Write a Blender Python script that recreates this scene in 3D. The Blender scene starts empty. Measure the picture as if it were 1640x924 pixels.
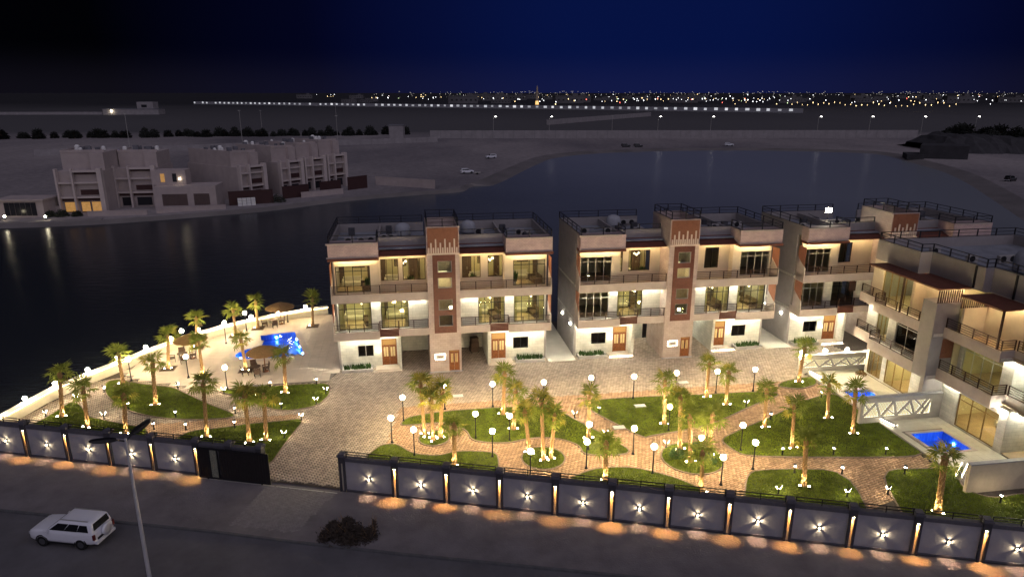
import bpy, bmesh, math, random
import numpy as np
from mathutils import Vector, Matrix, geometry
random.seed(11); rng = np.random.default_rng(5)
R = math.radians
scene = bpy.context.scene
col = scene.collection

# ------------------------------------------------------------------ camera, sky, twilight, exposure
cd = bpy.data.cameras.new('camera'); cam = bpy.data.objects.new('camera', cd); col.objects.link(cam)
cam.location = (0, 0, 26); cam.rotation_euler = (R(90 - 16.12), 0, 0)
cd.lens = 24.0; cd.sensor_width = 36; cd.clip_start = .5; cd.clip_end = 20000
scene.camera = cam

world = bpy.data.worlds.new('World'); scene.world = world; world.use_nodes = True
wn = world.node_tree; wn.nodes.clear()
wo = wn.nodes.new('ShaderNodeOutputWorld'); wb = wn.nodes.new('ShaderNodeBackground')
tc = wn.nodes.new('ShaderNodeTexCoord'); sx = wn.nodes.new('ShaderNodeSeparateXYZ')
wn.links.new(tc.outputs['Generated'], sx.inputs[0])
# the last of the twilight lies over one part of the horizon and falls away to both sides
dp = wn.nodes.new('ShaderNodeVectorMath'); dp.operation = 'DOT_PRODUCT'; dp.inputs[1].default_value = (math.sin(R(11)), math.cos(R(11)), .12)
wn.links.new(tc.outputs['Generated'], dp.inputs[0])
rp = wn.nodes.new('ShaderNodeValToRGB'); e = rp.color_ramp.elements
e[0].position = .76; e[0].color = (.0004, .0005, .0012, 1)
e[1].position = 1.0; e[1].color = (.0020, .0062, .052, 1)
e.new(.90).color = (.0010, .0016, .012, 1); e.new(.965).color = (.0018, .0042, .034, 1)
wn.links.new(dp.outputs['Value'], rp.inputs[0])
hz = wn.nodes.new('ShaderNodeMapRange'); hz.inputs[1].default_value = 0; hz.inputs[2].default_value = .06; hz.inputs[3].default_value = 1; hz.inputs[4].default_value = 0; hz.interpolation_type = 'SMOOTHSTEP'
wn.links.new(sx.outputs['Z'], hz.inputs[0])
mx = wn.nodes.new('ShaderNodeMixRGB'); mx.blend_type = 'ADD'; mx.inputs[2].default_value = (.0042, .0036, .0062, 1)
wn.links.new(hz.outputs[0], mx.inputs[0]); wn.links.new(rp.outputs[0], mx.inputs[1])
wn.links.new(mx.outputs[0], wb.inputs['Color']); wb.inputs['Strength'].default_value = 1.0
wn.links.new(wb.outputs[0], wo.inputs[0])

sd = bpy.data.lights.new('twilight', 'SUN'); sd.energy = 1.0; sd.angle = R(110); sd.color = (.86, .80, 1.0)
so = bpy.data.objects.new('twilight', sd); col.objects.link(so); so.rotation_euler = (R(42), R(20), 0)

scene.view_settings.view_transform = 'Standard'; scene.view_settings.look = 'None'
scene.view_settings.exposure = 0; scene.view_settings.gamma = 1
scene.render.engine = 'CYCLES'
cy = scene.cycles
cy.use_denoising = True; cy.max_bounces = 5; cy.diffuse_bounces = 2; cy.glossy_bounces = 2; cy.transmission_bounces = 3; cy.transparent_max_bounces = 10
cy.caustics_reflective = False; cy.caustics_refractive = False; cy.sample_clamp_indirect = 4; cy.use_light_tree = True

# ------------------------------------------------------------------ helpers
class MB:
    def __init__(s): s.v = []; s.f = []
    def add(s, vs, fs):
        n = len(s.v); s.v.extend([tuple(p) for p in vs]); s.f.extend([tuple(i + n for i in f) for f in fs]); return s
    def box(s, x0, x1, y0, y1, z0, z1):
        if x0 > x1: x0, x1 = x1, x0
        if y0 > y1: y0, y1 = y1, y0
        return s.add([(x0,y0,z0),(x1,y0,z0),(x1,y1,z0),(x0,y1,z0),(x0,y0,z1),(x1,y0,z1),(x1,y1,z1),(x0,y1,z1)],
                     [(0,3,2,1),(4,5,6,7),(0,1,5,4),(1,2,6,5),(2,3,7,6),(3,0,4,7)])
    def prism(s, poly, z0, z1, bottom=False):
        a = sum(poly[i][0]*poly[(i+1)%len(poly)][1]-poly[(i+1)%len(poly)][0]*poly[i][1] for i in range(len(poly)))
        if a < 0: poly = poly[::-1]
        n = len(poly); vs = [(p[0],p[1],z0) for p in poly]+[(p[0],p[1],z1) for p in poly]
        tri = geometry.tessellate_polygon([[Vector((p[0],p[1],0)) for p in poly]])
        fs = [tuple(i+n for i in t) for t in tri]
        fs = [f if ccw(vs, f) else f[::-1] for f in fs]
        fs += [(i,(i+1)%n,(i+1)%n+n,i+n) for i in range(n)]
        if bottom: fs += [tuple(i-n for i in f[::-1]) for f in fs[:len(tri)]]
        return s.add(vs, fs)
    def plate(s, poly, axis, a, b):
        # polygon in the two other axes, extruded a..b along axis 'x' or 'y'
        n = len(poly); f3 = (lambda p, k: (k, p[0], p[1])) if axis == 'x' else (lambda p, k: (p[0], k, p[1]))
        vs = [f3(p, a) for p in poly]+[f3(p, b) for p in poly]
        return s.add(vs, [tuple(range(n)), tuple(range(2*n-1, n-1, -1))]+[(i, i+n, (i+1)%n+n, (i+1)%n) for i in range(n)])
    def cyl(s, p, q, r0, r1=None, n=8, cap=True):
        r1 = r0 if r1 is None else r1
        p = Vector(p); q = Vector(q); d = (q-p).normalized(); a = d.orthogonal().normalized(); b = d.cross(a)
        vs = []
        for c, r in ((p, r0), (q, r1)):
            for i in range(n):
                t = 2*math.pi*i/n; vs.append(c+a*math.cos(t)*r+b*math.sin(t)*r)
        fs = [(i,(i+1)%n,(i+1)%n+n,i+n) for i in range(n)]
        if cap: fs += [tuple(range(n-1,-1,-1)), tuple(range(n,2*n))]
        return s.add(vs, fs)
    def lathe(s, prof, n=10, c=(0,0,0)):
        vs = []; m = len(prof)
        for r, z in prof:
            for i in range(n):
                t = 2*math.pi*i/n; vs.append((c[0]+r*math.cos(t), c[1]+r*math.sin(t), c[2]+z))
        fs = [(j*n+i, j*n+(i+1)%n, (j+1)*n+(i+1)%n, (j+1)*n+i) for j in range(m-1) for i in range(n)]
        return s.add(vs, fs)
    def sphere(s, c, r, n=10, m=7, sz=1):
        return s.lathe([(max(1e-4, r*math.sin(math.pi*j/m)), -r*sz*math.cos(math.pi*j/m)) for j in range(m+1)], n, c)
    def mesh(s, name, mat, smooth=False):
        me = bpy.data.meshes.new(name); me.from_pydata(s.v, [], s.f)
        if mat: me.materials.append(mat)
        if smooth: me.polygons.foreach_set('use_smooth', [True]*len(me.polygons))
        me.update(); return me
    def build(s, name, mat, parent=None, smooth=False, loc=None, rz=None):
        return link(name, s.mesh(name, mat, smooth), parent, loc, rz)
def ccw(vs, f):
    a, b, c = [vs[i] for i in f[:3]]; return (b[0]-a[0])*(c[1]-a[1])-(b[1]-a[1])*(c[0]-a[0]) > 0
def link(name, me, parent=None, loc=None, rz=None):
    o = bpy.data.objects.new(name, me); col.objects.link(o)
    if parent: o.parent = parent
    if loc: o.location = loc
    if rz is not None: o.rotation_euler = (0, 0, rz)
    return o
def tag(o, label=None, cat=None, group=None, kind=None):
    if label: o['label'] = label
    if cat: o['category'] = cat
    if group: o['group'] = group
    if kind: o['kind'] = kind
    return o
def thing(name, loc, rz, label, cat, group=None):
    return tag(link(name, None, None, loc, rz), label, cat, group)
def children_map():
    m = {}
    for o in bpy.data.objects:
        if o.parent: m.setdefault(o.parent.name, []).append(o)
    return m
def copy_tree(root, kids, loc, rz=None, label=None, group=None):
    def cp(o, par):
        c = o.copy(); col.objects.link(c)
        if par: c.parent = par
        for k in kids.get(o.name, []): cp(k, c)
        return c
    c = cp(root, None); c.location = loc
    if rz is not None: c.rotation_euler = (0, 0, rz)
    if label: c['label'] = label
    if group: c['group'] = group
    return c

_m = {}
def mat(name, c, rough=.8, var=.12, scale=3., bump=0., bscale=20., metal=0., spec=.3, emit=None, es=0., attr=None, attr2=None, coord='Object'):
    """noise-varied principled material; c is the base colour"""
    if name in _m: return _m[name]
    m = bpy.data.materials.new(name); m.use_nodes = True; nt = m.node_tree; b = nt.nodes['Principled BSDF']
    b.inputs['Roughness'].default_value = rough; b.inputs['Metallic'].default_value = metal; b.inputs['Specular IOR Level'].default_value = spec
    L = nt.links.new
    if var > 0:
        t = nt.nodes.new('ShaderNodeTexCoord'); n = nt.nodes.new('ShaderNodeTexNoise'); n.inputs['Scale'].default_value = scale; n.inputs['Detail'].default_value = 5; n.inputs['Roughness'].default_value = .65
        L(t.outputs[coord], n.inputs['Vector'])
        r = nt.nodes.new('ShaderNodeMapRange'); r.inputs[1].default_value = .3; r.inputs[2].default_value = .7; r.inputs[3].default_value = 1-var; r.inputs[4].default_value = 1+var
        L(n.outputs['Fac'], r.inputs[0])
        k = nt.nodes.new('ShaderNodeMixRGB'); k.blend_type = 'MULTIPLY'; k.inputs[0].default_value = 1; k.inputs[1].default_value = (*c, 1)
        L(r.outputs[0], k.inputs[2]); out = k.outputs[0]
        if attr:
            a = nt.nodes.new('ShaderNodeAttribute'); a.attribute_name = attr
            r2 = nt.nodes.new('ShaderNodeMapRange'); r2.inputs[3].default_value = .78; r2.inputs[4].default_value = 1.18; L(a.outputs['Fac'], r2.inputs[0])
            k2 = nt.nodes.new('ShaderNodeMixRGB'); k2.blend_type = 'MULTIPLY'; k2.inputs[0].default_value = 1; L(out, k2.inputs[1]); L(r2.outputs[0], k2.inputs[2]); out = k2.outputs[0]
        if attr2:
            a = nt.nodes.new('ShaderNodeAttribute'); a.attribute_name = attr2[0]; k3 = nt.nodes.new('ShaderNodeMixRGB'); k3.blend_type = 'MULTIPLY'; k3.inputs[2].default_value = (*attr2[1],1); L(a.outputs['Fac'], k3.inputs[0]); L(out, k3.inputs[1]); out = k3.outputs[0]
        L(out, b.inputs['Base Color'])
    else: b.inputs['Base Color'].default_value = (*c, 1)
    if bump > 0:
        t = nt.nodes.new('ShaderNodeTexCoord'); n = nt.nodes.new('ShaderNodeTexNoise'); n.inputs['Scale'].default_value = bscale; n.inputs['Detail'].default_value = 4
        L(t.outputs[coord], n.inputs['Vector']); q = nt.nodes.new('ShaderNodeBump'); q.inputs['Strength'].default_value = bump; q.inputs['Distance'].default_value = .05
        L(n.outputs['Fac'], q.inputs['Height']); L(q.outputs[0], b.inputs['Normal'])
    if emit:
        b.inputs['Emission Color'].default_value = (*emit, 1); b.inputs['Emission Strength'].default_value = es
    _m[name] = m; return m
def brickmat(name, c1, c2, mortar, w, h, msize=.01, rough=.75, bump=.3, vertical='xz'):
    m = bpy.data.materials.new(name); m.use_nodes = True; nt = m.node_tree; b = nt.nodes['Principled BSDF']; L = nt.links.new
    b.inputs['Roughness'].default_value = rough; b.inputs['Specular IOR Level'].default_value = .3
    t = nt.nodes.new('ShaderNodeTexCoord'); s = nt.nodes.new('ShaderNodeSeparateXYZ'); k = nt.nodes.new('ShaderNodeCombineXYZ'); L(t.outputs['Object'], s.inputs[0])
    if vertical == 'xz':
        ad = nt.nodes.new('ShaderNodeMath'); ad.operation = 'ADD'; L(s.outputs[0], ad.inputs[0]); L(s.outputs[1], ad.inputs[1]); L(ad.outputs[0], k.inputs[0]); L(s.outputs[2], k.inputs[1])
    else: L(s.outputs[0], k.inputs[0]); L(s.outputs[1], k.inputs[1])
    br = nt.nodes.new('ShaderNodeTexBrick'); br.inputs['Color1'].default_value = (*c1,1); br.inputs['Color2'].default_value = (*c2,1); br.inputs['Mortar'].default_value = (*mortar,1)
    br.inputs['Scale'].default_value = 1; br.inputs['Brick Width'].default_value = w; br.inputs['Row Height'].default_value = h; br.inputs['Mortar Size'].default_value = msize
    L(k.outputs[0], br.inputs['Vector'])
    n = nt.nodes.new('ShaderNodeTexNoise'); n.inputs['Scale'].default_value = 1.3; n.inputs['Detail'].default_value = 6; L(t.outputs['Object'], n.inputs['Vector'])
    r = nt.nodes.new('ShaderNodeMapRange'); r.inputs[1].default_value = .3; r.inputs[2].default_value = .7; r.inputs[3].default_value = .86; r.inputs[4].default_value = 1.1; L(n.outputs['Fac'], r.inputs[0])
    x = nt.nodes.new('ShaderNodeMixRGB'); x.blend_type = 'MULTIPLY'; x.inputs[0].default_value = 1; L(br.outputs['Color'], x.inputs[1]); L(r.outputs[0], x.inputs[2]); L(x.outputs[0], b.inputs['Base Color'])
    q = nt.nodes.new('ShaderNodeBump'); q.inputs['Strength'].default_value = bump; q.inputs['Distance'].default_value = .02; q.invert = True; L(br.outputs['Fac'], q.inputs['Height']); L(q.outputs[0], b.inputs['Normal'])
    return m
def glow(name, c, s):
    if name in _m: return _m[name]
    m = bpy.data.materials.new(name); m.use_nodes = True; b = m.node_tree.nodes['Principled BSDF']
    b.inputs['Base Color'].default_value = (.8,.8,.8,1); b.inputs['Emission Color'].default_value = (*c,1); b.inputs['Emission Strength'].default_value = s
    _m[name] = m; return m
def facing(nt, lo, hi, normal=None):
    # view-angle reflectance that is the same for both sides of a pane
    lw = nt.nodes.new('ShaderNodeLayerWeight'); lw.inputs[0].default_value = .5
    p = nt.nodes.new('ShaderNodeMath'); p.operation = 'POWER'; p.inputs[1].default_value = 5; nt.links.new(lw.outputs['Facing'], p.inputs[0])
    m = nt.nodes.new('ShaderNodeMath'); m.operation = 'MULTIPLY_ADD'; m.inputs[1].default_value = hi; m.inputs[2].default_value = lo; nt.links.new(p.outputs[0], m.inputs[0])
    if normal: nt.links.new(normal, lw.inputs['Normal'])
    return m.outputs[0]
def glassmat(name, tint, refl=.1):
    m = bpy.data.materials.new(name); m.use_nodes = True; nt = m.node_tree; nt.nodes.clear(); L = nt.links.new
    o = nt.nodes.new('ShaderNodeOutputMaterial'); t = nt.nodes.new('ShaderNodeBsdfTransparent'); t.inputs[0].default_value = (*tint,1)
    g = nt.nodes.new('ShaderNodeBsdfGlossy'); g.inputs['Roughness'].default_value = .02; f = facing(nt, .05, .75)
    x = nt.nodes.new('ShaderNodeMixShader'); L(f, x.inputs[0]); L(t.outputs[0], x.inputs[1]); L(g.outputs[0], x.inputs[2]); L(x.outputs[0], o.inputs[0]); return m

def leafmat(name, c, var=.3, scale=2, tr=.45):
    m = mat(name, c, .6, var, scale); nt = m.node_tree; b = nt.nodes['Principled BSDF']; o = nt.nodes['Material Output']
    t = nt.nodes.new('ShaderNodeBsdfTranslucent'); x = nt.nodes.new('ShaderNodeMixShader'); x.inputs[0].default_value = tr
    src = b.inputs['Base Color'].links[0].from_socket; nt.links.new(src, t.inputs[0]); nt.links.new(b.outputs[0], x.inputs[1]); nt.links.new(t.outputs[0], x.inputs[2]); nt.links.new(x.outputs[0], o.inputs[0]); return m
STUC = mat('pink beige stucco', (.42,.355,.325), .9, .10, 1.2, .25, 40)
STUC2 = mat('grey stucco', (.30,.275,.27), .9, .10, 1.0, .2, 40)
RIB = mat('rose ribbed cladding', (.50,.38,.36), .85, .08, 2, .1, 30)
STONE = brickmat('white stone cladding', (.66,.64,.58), (.58,.57,.52), (.40,.39,.36), .6, .3, .008)
CREAM = mat('cream plaster', (.60,.52,.40), .85, .06, 1.5, .1, 40)
BROWN = mat('brown metal', (.115,.040,.028), .5, .18, 4, .05, 30)
BROWN2 = mat('brown awning sheet', (.13,.045,.03), .55, .2, 2, .08, 12)
PTILE = brickmat('pink stone tile', (.46,.37,.34), (.41,.325,.30), (.31,.25,.23), .45, .22, .010)
RTILE = brickmat('rose tile', (.54,.40,.38), (.47,.35,.34), (.36,.28,.27), .28, .14, .010)
RUST = mat('brown fluted cladding', (.24,.10,.06), .6, .12, 5)
RAIL = mat('bronze railing', (.045,.022,.016), .4, .1, 6, metal=.4)
BLACK = mat('black metal', (.012,.012,.014), .45, .1, 6)
DARKRAIL = mat('dark roof railing', (.02,.02,.026), .5, .1, 6)
ALU = mat('aluminium frame', (.42,.41,.38), .4, .06, 5, metal=.3)
WOOD = mat('varnished timber', (.20,.068,.022), .45, .3, 6, .05, 30)
ROOF = mat('roof screed', (.22,.23,.26), .9, .25, .7, .1, 20)
INWALL = mat('room plaster', (.55,.48,.30), .9, .12, .7)
INFLOOR = mat('room floor', (.36,.27,.17), .5, .2, 1.2)
CEIL = mat('ceiling paint', (.75,.72,.65), .9, .04, 1)
GLASS = glassmat('window glass', (.88,.9,.86))
TINT = glassmat('tinted glass', (.28,.29,.30))
CURT = mat('curtain cloth', (.52,.46,.22), .95, .15, 3)
WHITEP = mat('white paint', (.72,.72,.70), .5, .05, 3)
CONC = mat('concrete', (.36,.34,.33), .9, .15, 1.5, .2, 15)
CAPST = mat('coping stone', (.33,.32,.33), .8, .12, 2, .1, 20)

# ------------------------------------------------------------------ frames of the place
TA = R(8.9); OX, OY = -6.45, 61.2                       # terrace frame (u along the villas, v away from the road)
def tw(u, v): return (OX+u*math.cos(TA)-v*math.sin(TA), OY+u*math.sin(TA)+v*math.cos(TA))
def tl(x, y):
    dx, dy = x-OX, y-OY; return (dx*math.cos(TA)+dy*math.sin(TA), -dx*math.sin(TA)+dy*math.cos(TA))
FA = R(-10.7)                                           # frame of the street wall (w along it)
def fw(w, d): return (-11.5+w*math.cos(FA)-d*math.sin(FA), 40.7+w*math.sin(FA)+d*math.cos(FA))
QUAY = [(-41.6,46.2),(-41.3,48.6),(-40.9,51.5),(-40.5,54.6),(-39.5,57.7),(-38.3,60.5),(-37.1,63.5),(-35.9,66.1),(-34.3,68.8),(-32.5,71.2),(-30.4,73.4),(-28.0,75.4),(-25.4,77.2),(-22.4,78.9)]

# ------------------------------------------------------------------ ground, lagoon, far land
SHORE = [(-105.2,138.4),(-93.7,140.5),(-82.7,144.2),(-68.7,152.0),(-57.1,158.9),(-46.9,170.5),(-36.1,179.1),(-20.6,187.4),(-14.7,189.9),(-14.4,197.8),(-9.5,209.3),(0,251.2),(13.5,300.4),(52.9,327.2),(114.3,334.6),(161.2,320),(169.5,303.5),(161.9,267.4),(154,229),(129,171.5),(110,130),(98,95)]
for _ in range(2):
    q_ = [SHORE[0]]
    for a_, b_ in zip(SHORE[:-1], SHORE[1:]): q_ += [(a_[0]*.75+b_[0]*.25, a_[1]*.75+b_[1]*.25), (a_[0]*.25+b_[0]*.75, a_[1]*.25+b_[1]*.75)]
    SHORE = q_+[SHORE[-1]]
NEAR = [(80,76), tw(62,13.5), tw(10,13.2), tw(-12,17.5)] + QUAY[::-1] + [(-44,45.5),(-70,50),(-150,62),(-150,128)]
LAG = SHORE + NEAR
def sheet(polys, z, name, m):
    vs = [(p[0],p[1],z) for pl in polys for p in pl]
    tri = geometry.tessellate_polygon([[Vector((p[0],p[1],0)) for p in pl] for pl in polys])
    fs = [t if ccw(vs, t) else t[::-1] for t in tri]
    mb = MB(); mb.add(vs, fs); return mb.build(name, m)
def groundmat():
    m = bpy.data.materials.new('desert sand'); m.use_nodes = True; nt = m.node_tree; b = nt.nodes['Principled BSDF']; L = nt.links.new
    b.inputs['Roughness'].default_value = .95; b.inputs['Specular IOR Level'].default_value = .1
    t = nt.nodes.new('ShaderNodeTexCoord')
    def noise(s, d, sc=(1,1,1)):
        mp = nt.nodes.new('ShaderNodeMapping'); mp.inputs['Scale'].default_value = sc; L(t.outputs['Object'], mp.inputs[0])
        n = nt.nodes.new('ShaderNodeTexNoise'); n.inputs['Scale'].default_value = s; n.inputs['Detail'].default_value = d; n.inputs['Roughness'].default_value = .6; L(mp.outputs[0], n.inputs['Vector']); return n.outputs['Fac']
    r = nt.nodes.new('ShaderNodeValToRGB'); e = r.color_ramp.elements
    e[0].position = .34; e[0].color = (.13,.12,.135,1); e[1].position = .62; e[1].color = (.30,.27,.27,1)
    L(noise(.012, 7, (1,.45,1)), r.inputs[0])
    f = nt.nodes.new('ShaderNodeMapRange'); f.inputs[1].default_value = .3; f.inputs[2].default_value = .7; f.inputs[3].default_value = .78; f.inputs[4].default_value = 1.2; L(noise(.5, 8), f.inputs[0])
    x = nt.nodes.new('ShaderNodeMixRGB'); x.blend_type = 'MULTIPLY'; x.inputs[0].default_value = 1; L(r.outputs[0], x.inputs[1]); L(f.outputs[0], x.inputs[2])
    # darker scrub beyond the second boundary wall, then night painted into the colour with distance
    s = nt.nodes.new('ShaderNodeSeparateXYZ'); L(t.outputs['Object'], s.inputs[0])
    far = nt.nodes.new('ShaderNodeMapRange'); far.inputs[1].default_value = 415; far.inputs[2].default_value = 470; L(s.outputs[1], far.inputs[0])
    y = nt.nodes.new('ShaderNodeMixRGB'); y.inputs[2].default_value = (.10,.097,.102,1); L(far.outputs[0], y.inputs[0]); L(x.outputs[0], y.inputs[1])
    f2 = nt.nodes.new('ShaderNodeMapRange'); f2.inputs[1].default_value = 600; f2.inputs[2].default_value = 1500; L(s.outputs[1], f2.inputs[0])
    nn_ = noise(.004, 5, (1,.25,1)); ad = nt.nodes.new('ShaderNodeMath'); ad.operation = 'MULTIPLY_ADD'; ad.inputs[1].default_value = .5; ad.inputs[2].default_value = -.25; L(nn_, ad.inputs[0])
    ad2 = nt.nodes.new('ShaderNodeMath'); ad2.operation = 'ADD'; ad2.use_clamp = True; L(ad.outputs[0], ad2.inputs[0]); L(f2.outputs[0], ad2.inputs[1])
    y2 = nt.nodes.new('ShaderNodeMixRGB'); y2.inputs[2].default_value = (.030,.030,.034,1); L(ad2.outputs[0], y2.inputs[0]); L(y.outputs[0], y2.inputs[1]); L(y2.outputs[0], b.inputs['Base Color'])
    q = nt.nodes.new('ShaderNodeBump'); q.inputs['Strength'].default_value = .5; q.inputs['Distance'].default_value = .15; L(noise(1.2, 8), q.inputs['Height']); L(q.outputs[0], b.inputs['Normal'])
    return m
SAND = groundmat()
BIG = [(-9000,-300),(9000,-300),(9000,9000),(-9000,9000)]
POOLW = [(-27.9,71.2),(-24.4,72.4),(-21.3,65.5),(-24.0,64.5),(-26.6,64.1),(-27.5,64.25),(-28.15,64.75),(-28.45,65.5),(-28.3,66.3),(-27.8,67.0),(-27.2,67.6),(-26.7,68.3)]
def smooth_poly(p, it=2):
    for _ in range(it):
        q = []
        for i in range(len(p)):
            a, b = p[i], p[(i+1)%len(p)]; q += [(a[0]*.8+b[0]*.2, a[1]*.8+b[1]*.2), (a[0]*.2+b[0]*.8, a[1]*.2+b[1]*.8)]
        p = q
    return p
POOLL = [tl(*p) for p in POOLW]
POOLE = [(35.3,-21.4),(38.3,-21.4),(38.3,-18.4),(35.3,-18.4)]; POOLD = [(35.0,-12.7),(37.5,-12.7),(37.5,-10.3),(35.0,-10.3)]
PHOLES = [[tw(*p) for p in pl] for pl in (POOLL, POOLE, POOLD)]
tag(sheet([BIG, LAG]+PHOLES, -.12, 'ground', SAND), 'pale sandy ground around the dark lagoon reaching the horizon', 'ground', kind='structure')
# sloping wet beach inside the natural shore
n = len(LAG)
area = sum(LAG[i][0]*LAG[(i+1)%n][1]-LAG[(i+1)%n][0]*LAG[i][1] for i in range(n)); sg = 1 if area > 0 else -1
mb = MB(); m_ = len(SHORE)
pts = []
for i in range(m_):
    a = Vector(SHORE[max(0,i-1)]); c = Vector(SHORE[min(m_-1,i+1)]); d = (c-a).normalized(); nrm = Vector((-d.y, d.x))*sg
    w = 3.0 if SHORE[i][0] < -12 else 10
    pts.append((Vector(SHORE[i]), Vector(SHORE[i])+nrm*w))
for p, q in pts: mb.add([(p.x,p.y,-.12),(q.x,q.y,-1.3)], [])
for i in range(m_-1): mb.f.append((2*i, 2*i+1, 2*i+3, 2*i+2))
tag(mb.build('beach', mat('wet sand', (.17,.155,.15), .6, .25, .08)), 'wet sand sloping into the lagoon along the far shore', 'beach', kind='structure')
# retaining wall of the near bank
mb = MB()
for i in range(len(NEAR)-1):
    p, q = NEAR[i], NEAR[i+1]; mb.add([(p[0],p[1],-2),(q[0],q[1],-2),(q[0],q[1],-.12),(p[0],p[1],-.12)], [(0,1,2,3)])
tag(mb.build('bank', CONC), 'concrete bank of the lagoon below the garden', 'bank', kind='structure')
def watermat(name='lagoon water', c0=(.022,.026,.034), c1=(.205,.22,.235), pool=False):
    m = bpy.data.materials.new(name); m.use_nodes = True; nt = m.node_tree; b = nt.nodes['Principled BSDF']; L = nt.links.new
    b.inputs['Roughness'].default_value = .24; b.inputs['Specular IOR Level'].default_value = .17; b.inputs['IOR'].default_value = 1.33
    t = nt.nodes.new('ShaderNodeTexCoord'); mp = nt.nodes.new('ShaderNodeMapping'); mp.inputs['Scale'].default_value = (.5,1.6,1); mp.inputs['Rotation'].default_value = (0,0,.15); L(t.outputs['Object'], mp.inputs[0])
    n = nt.nodes.new('ShaderNodeTexNoise'); n.inputs['Scale'].default_value = .9; n.inputs['Detail'].default_value = 6; L(mp.outputs[0], n.inputs['Vector'])
    q = nt.nodes.new('ShaderNodeBump'); q.inputs['Strength'].default_value = .35; q.inputs['Distance'].default_value = .12; L(n.outputs['Fac'], q.inputs['Height']); L(q.outputs[0], b.inputs['Normal'])
    # vignette-like darkening painted into the water: dark on the left, pale on the right
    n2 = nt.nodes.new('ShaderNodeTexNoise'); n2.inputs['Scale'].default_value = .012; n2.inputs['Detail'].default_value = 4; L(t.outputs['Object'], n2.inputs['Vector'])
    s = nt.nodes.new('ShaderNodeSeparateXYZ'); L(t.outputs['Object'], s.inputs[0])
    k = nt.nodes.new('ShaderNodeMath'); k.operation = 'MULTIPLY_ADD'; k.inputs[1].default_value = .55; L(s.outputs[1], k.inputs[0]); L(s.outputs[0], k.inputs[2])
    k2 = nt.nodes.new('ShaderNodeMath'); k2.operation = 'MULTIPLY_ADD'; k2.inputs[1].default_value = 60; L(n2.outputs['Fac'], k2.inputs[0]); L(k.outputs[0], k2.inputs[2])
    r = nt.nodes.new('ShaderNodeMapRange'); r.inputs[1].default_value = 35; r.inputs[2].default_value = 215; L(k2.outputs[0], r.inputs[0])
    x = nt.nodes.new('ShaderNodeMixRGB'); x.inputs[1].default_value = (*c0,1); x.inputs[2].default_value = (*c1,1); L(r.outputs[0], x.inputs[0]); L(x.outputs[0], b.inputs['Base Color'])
    return m
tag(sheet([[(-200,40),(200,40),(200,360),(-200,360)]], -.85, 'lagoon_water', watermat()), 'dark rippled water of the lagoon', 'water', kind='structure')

# ------------------------------------------------------------------ street: asphalt, sand verge, apron
ASPH = mat('dusty asphalt', (.115,.11,.118), .9, .22, .35, .35, 30)
VERGE = mat('compacted verge', (.165,.15,.155), .95, .22, .5, .5, 9)
rp_ = [(-90,46.3),(-33,38.3),(-18.4,36.1),(-13.1,35.1),(-6.6,34.0),(4.9,32.3),(30,28.4),(90,19)]
mb = MB()
for i in range(len(rp_)-1):
    p, q = rp_[i], rp_[i+1]; mb.add([(p[0],p[1]-40,-.07),(q[0],q[1]-40,-.07),(q[0],q[1],-.07),(p[0],p[1],-.07)], [(0,1,2,3)])
tag(mb.build('road', ASPH), 'dusty grey asphalt road outside the wall', 'road', kind='structure')
fl0, fl1 = fw(-80,-.1), fw(90,-.1)
mb = MB(); mb.prism([fl0, fl1]+[(p[0],p[1]+.05) for p in rp_[::-1]], -.3, .0)
tag(mb.build('verge', VERGE), 'bare sandy verge between road and wall', 'verge', kind='structure')
kb = MB()
for i in range(len(rp_)-1):
    p, q = Vector(rp_[i]), Vector(rp_[i+1]); d = (q-p).normalized(); nn = Vector((-d.y,d.x))*.16
    kb.prism([p, q, q+nn, p+nn], -.1, .06)
tag(kb.build('kerb', mat('kerb concrete', (.10,.10,.105), .9, .2, 2)), 'dark concrete kerb along the road', 'kerb', kind='structure')

# ------------------------------------------------------------------ site base and block paving
site = [fw(-29,.15), fw(48,.15), tw(60,-20), tw(62,13.3), tw(10,13.0), tw(-12,17.3)] + [(p[0]+.05,p[1]-.05) for p in QUAY[::-1]]
tag(sheet([site]+PHOLES, -.03, 'site_pavement', mat('paving bed', (.075,.06,.052), .95, .2, 2)), 'paved floor of the walled villa garden', 'pavement', kind='structure')

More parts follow.
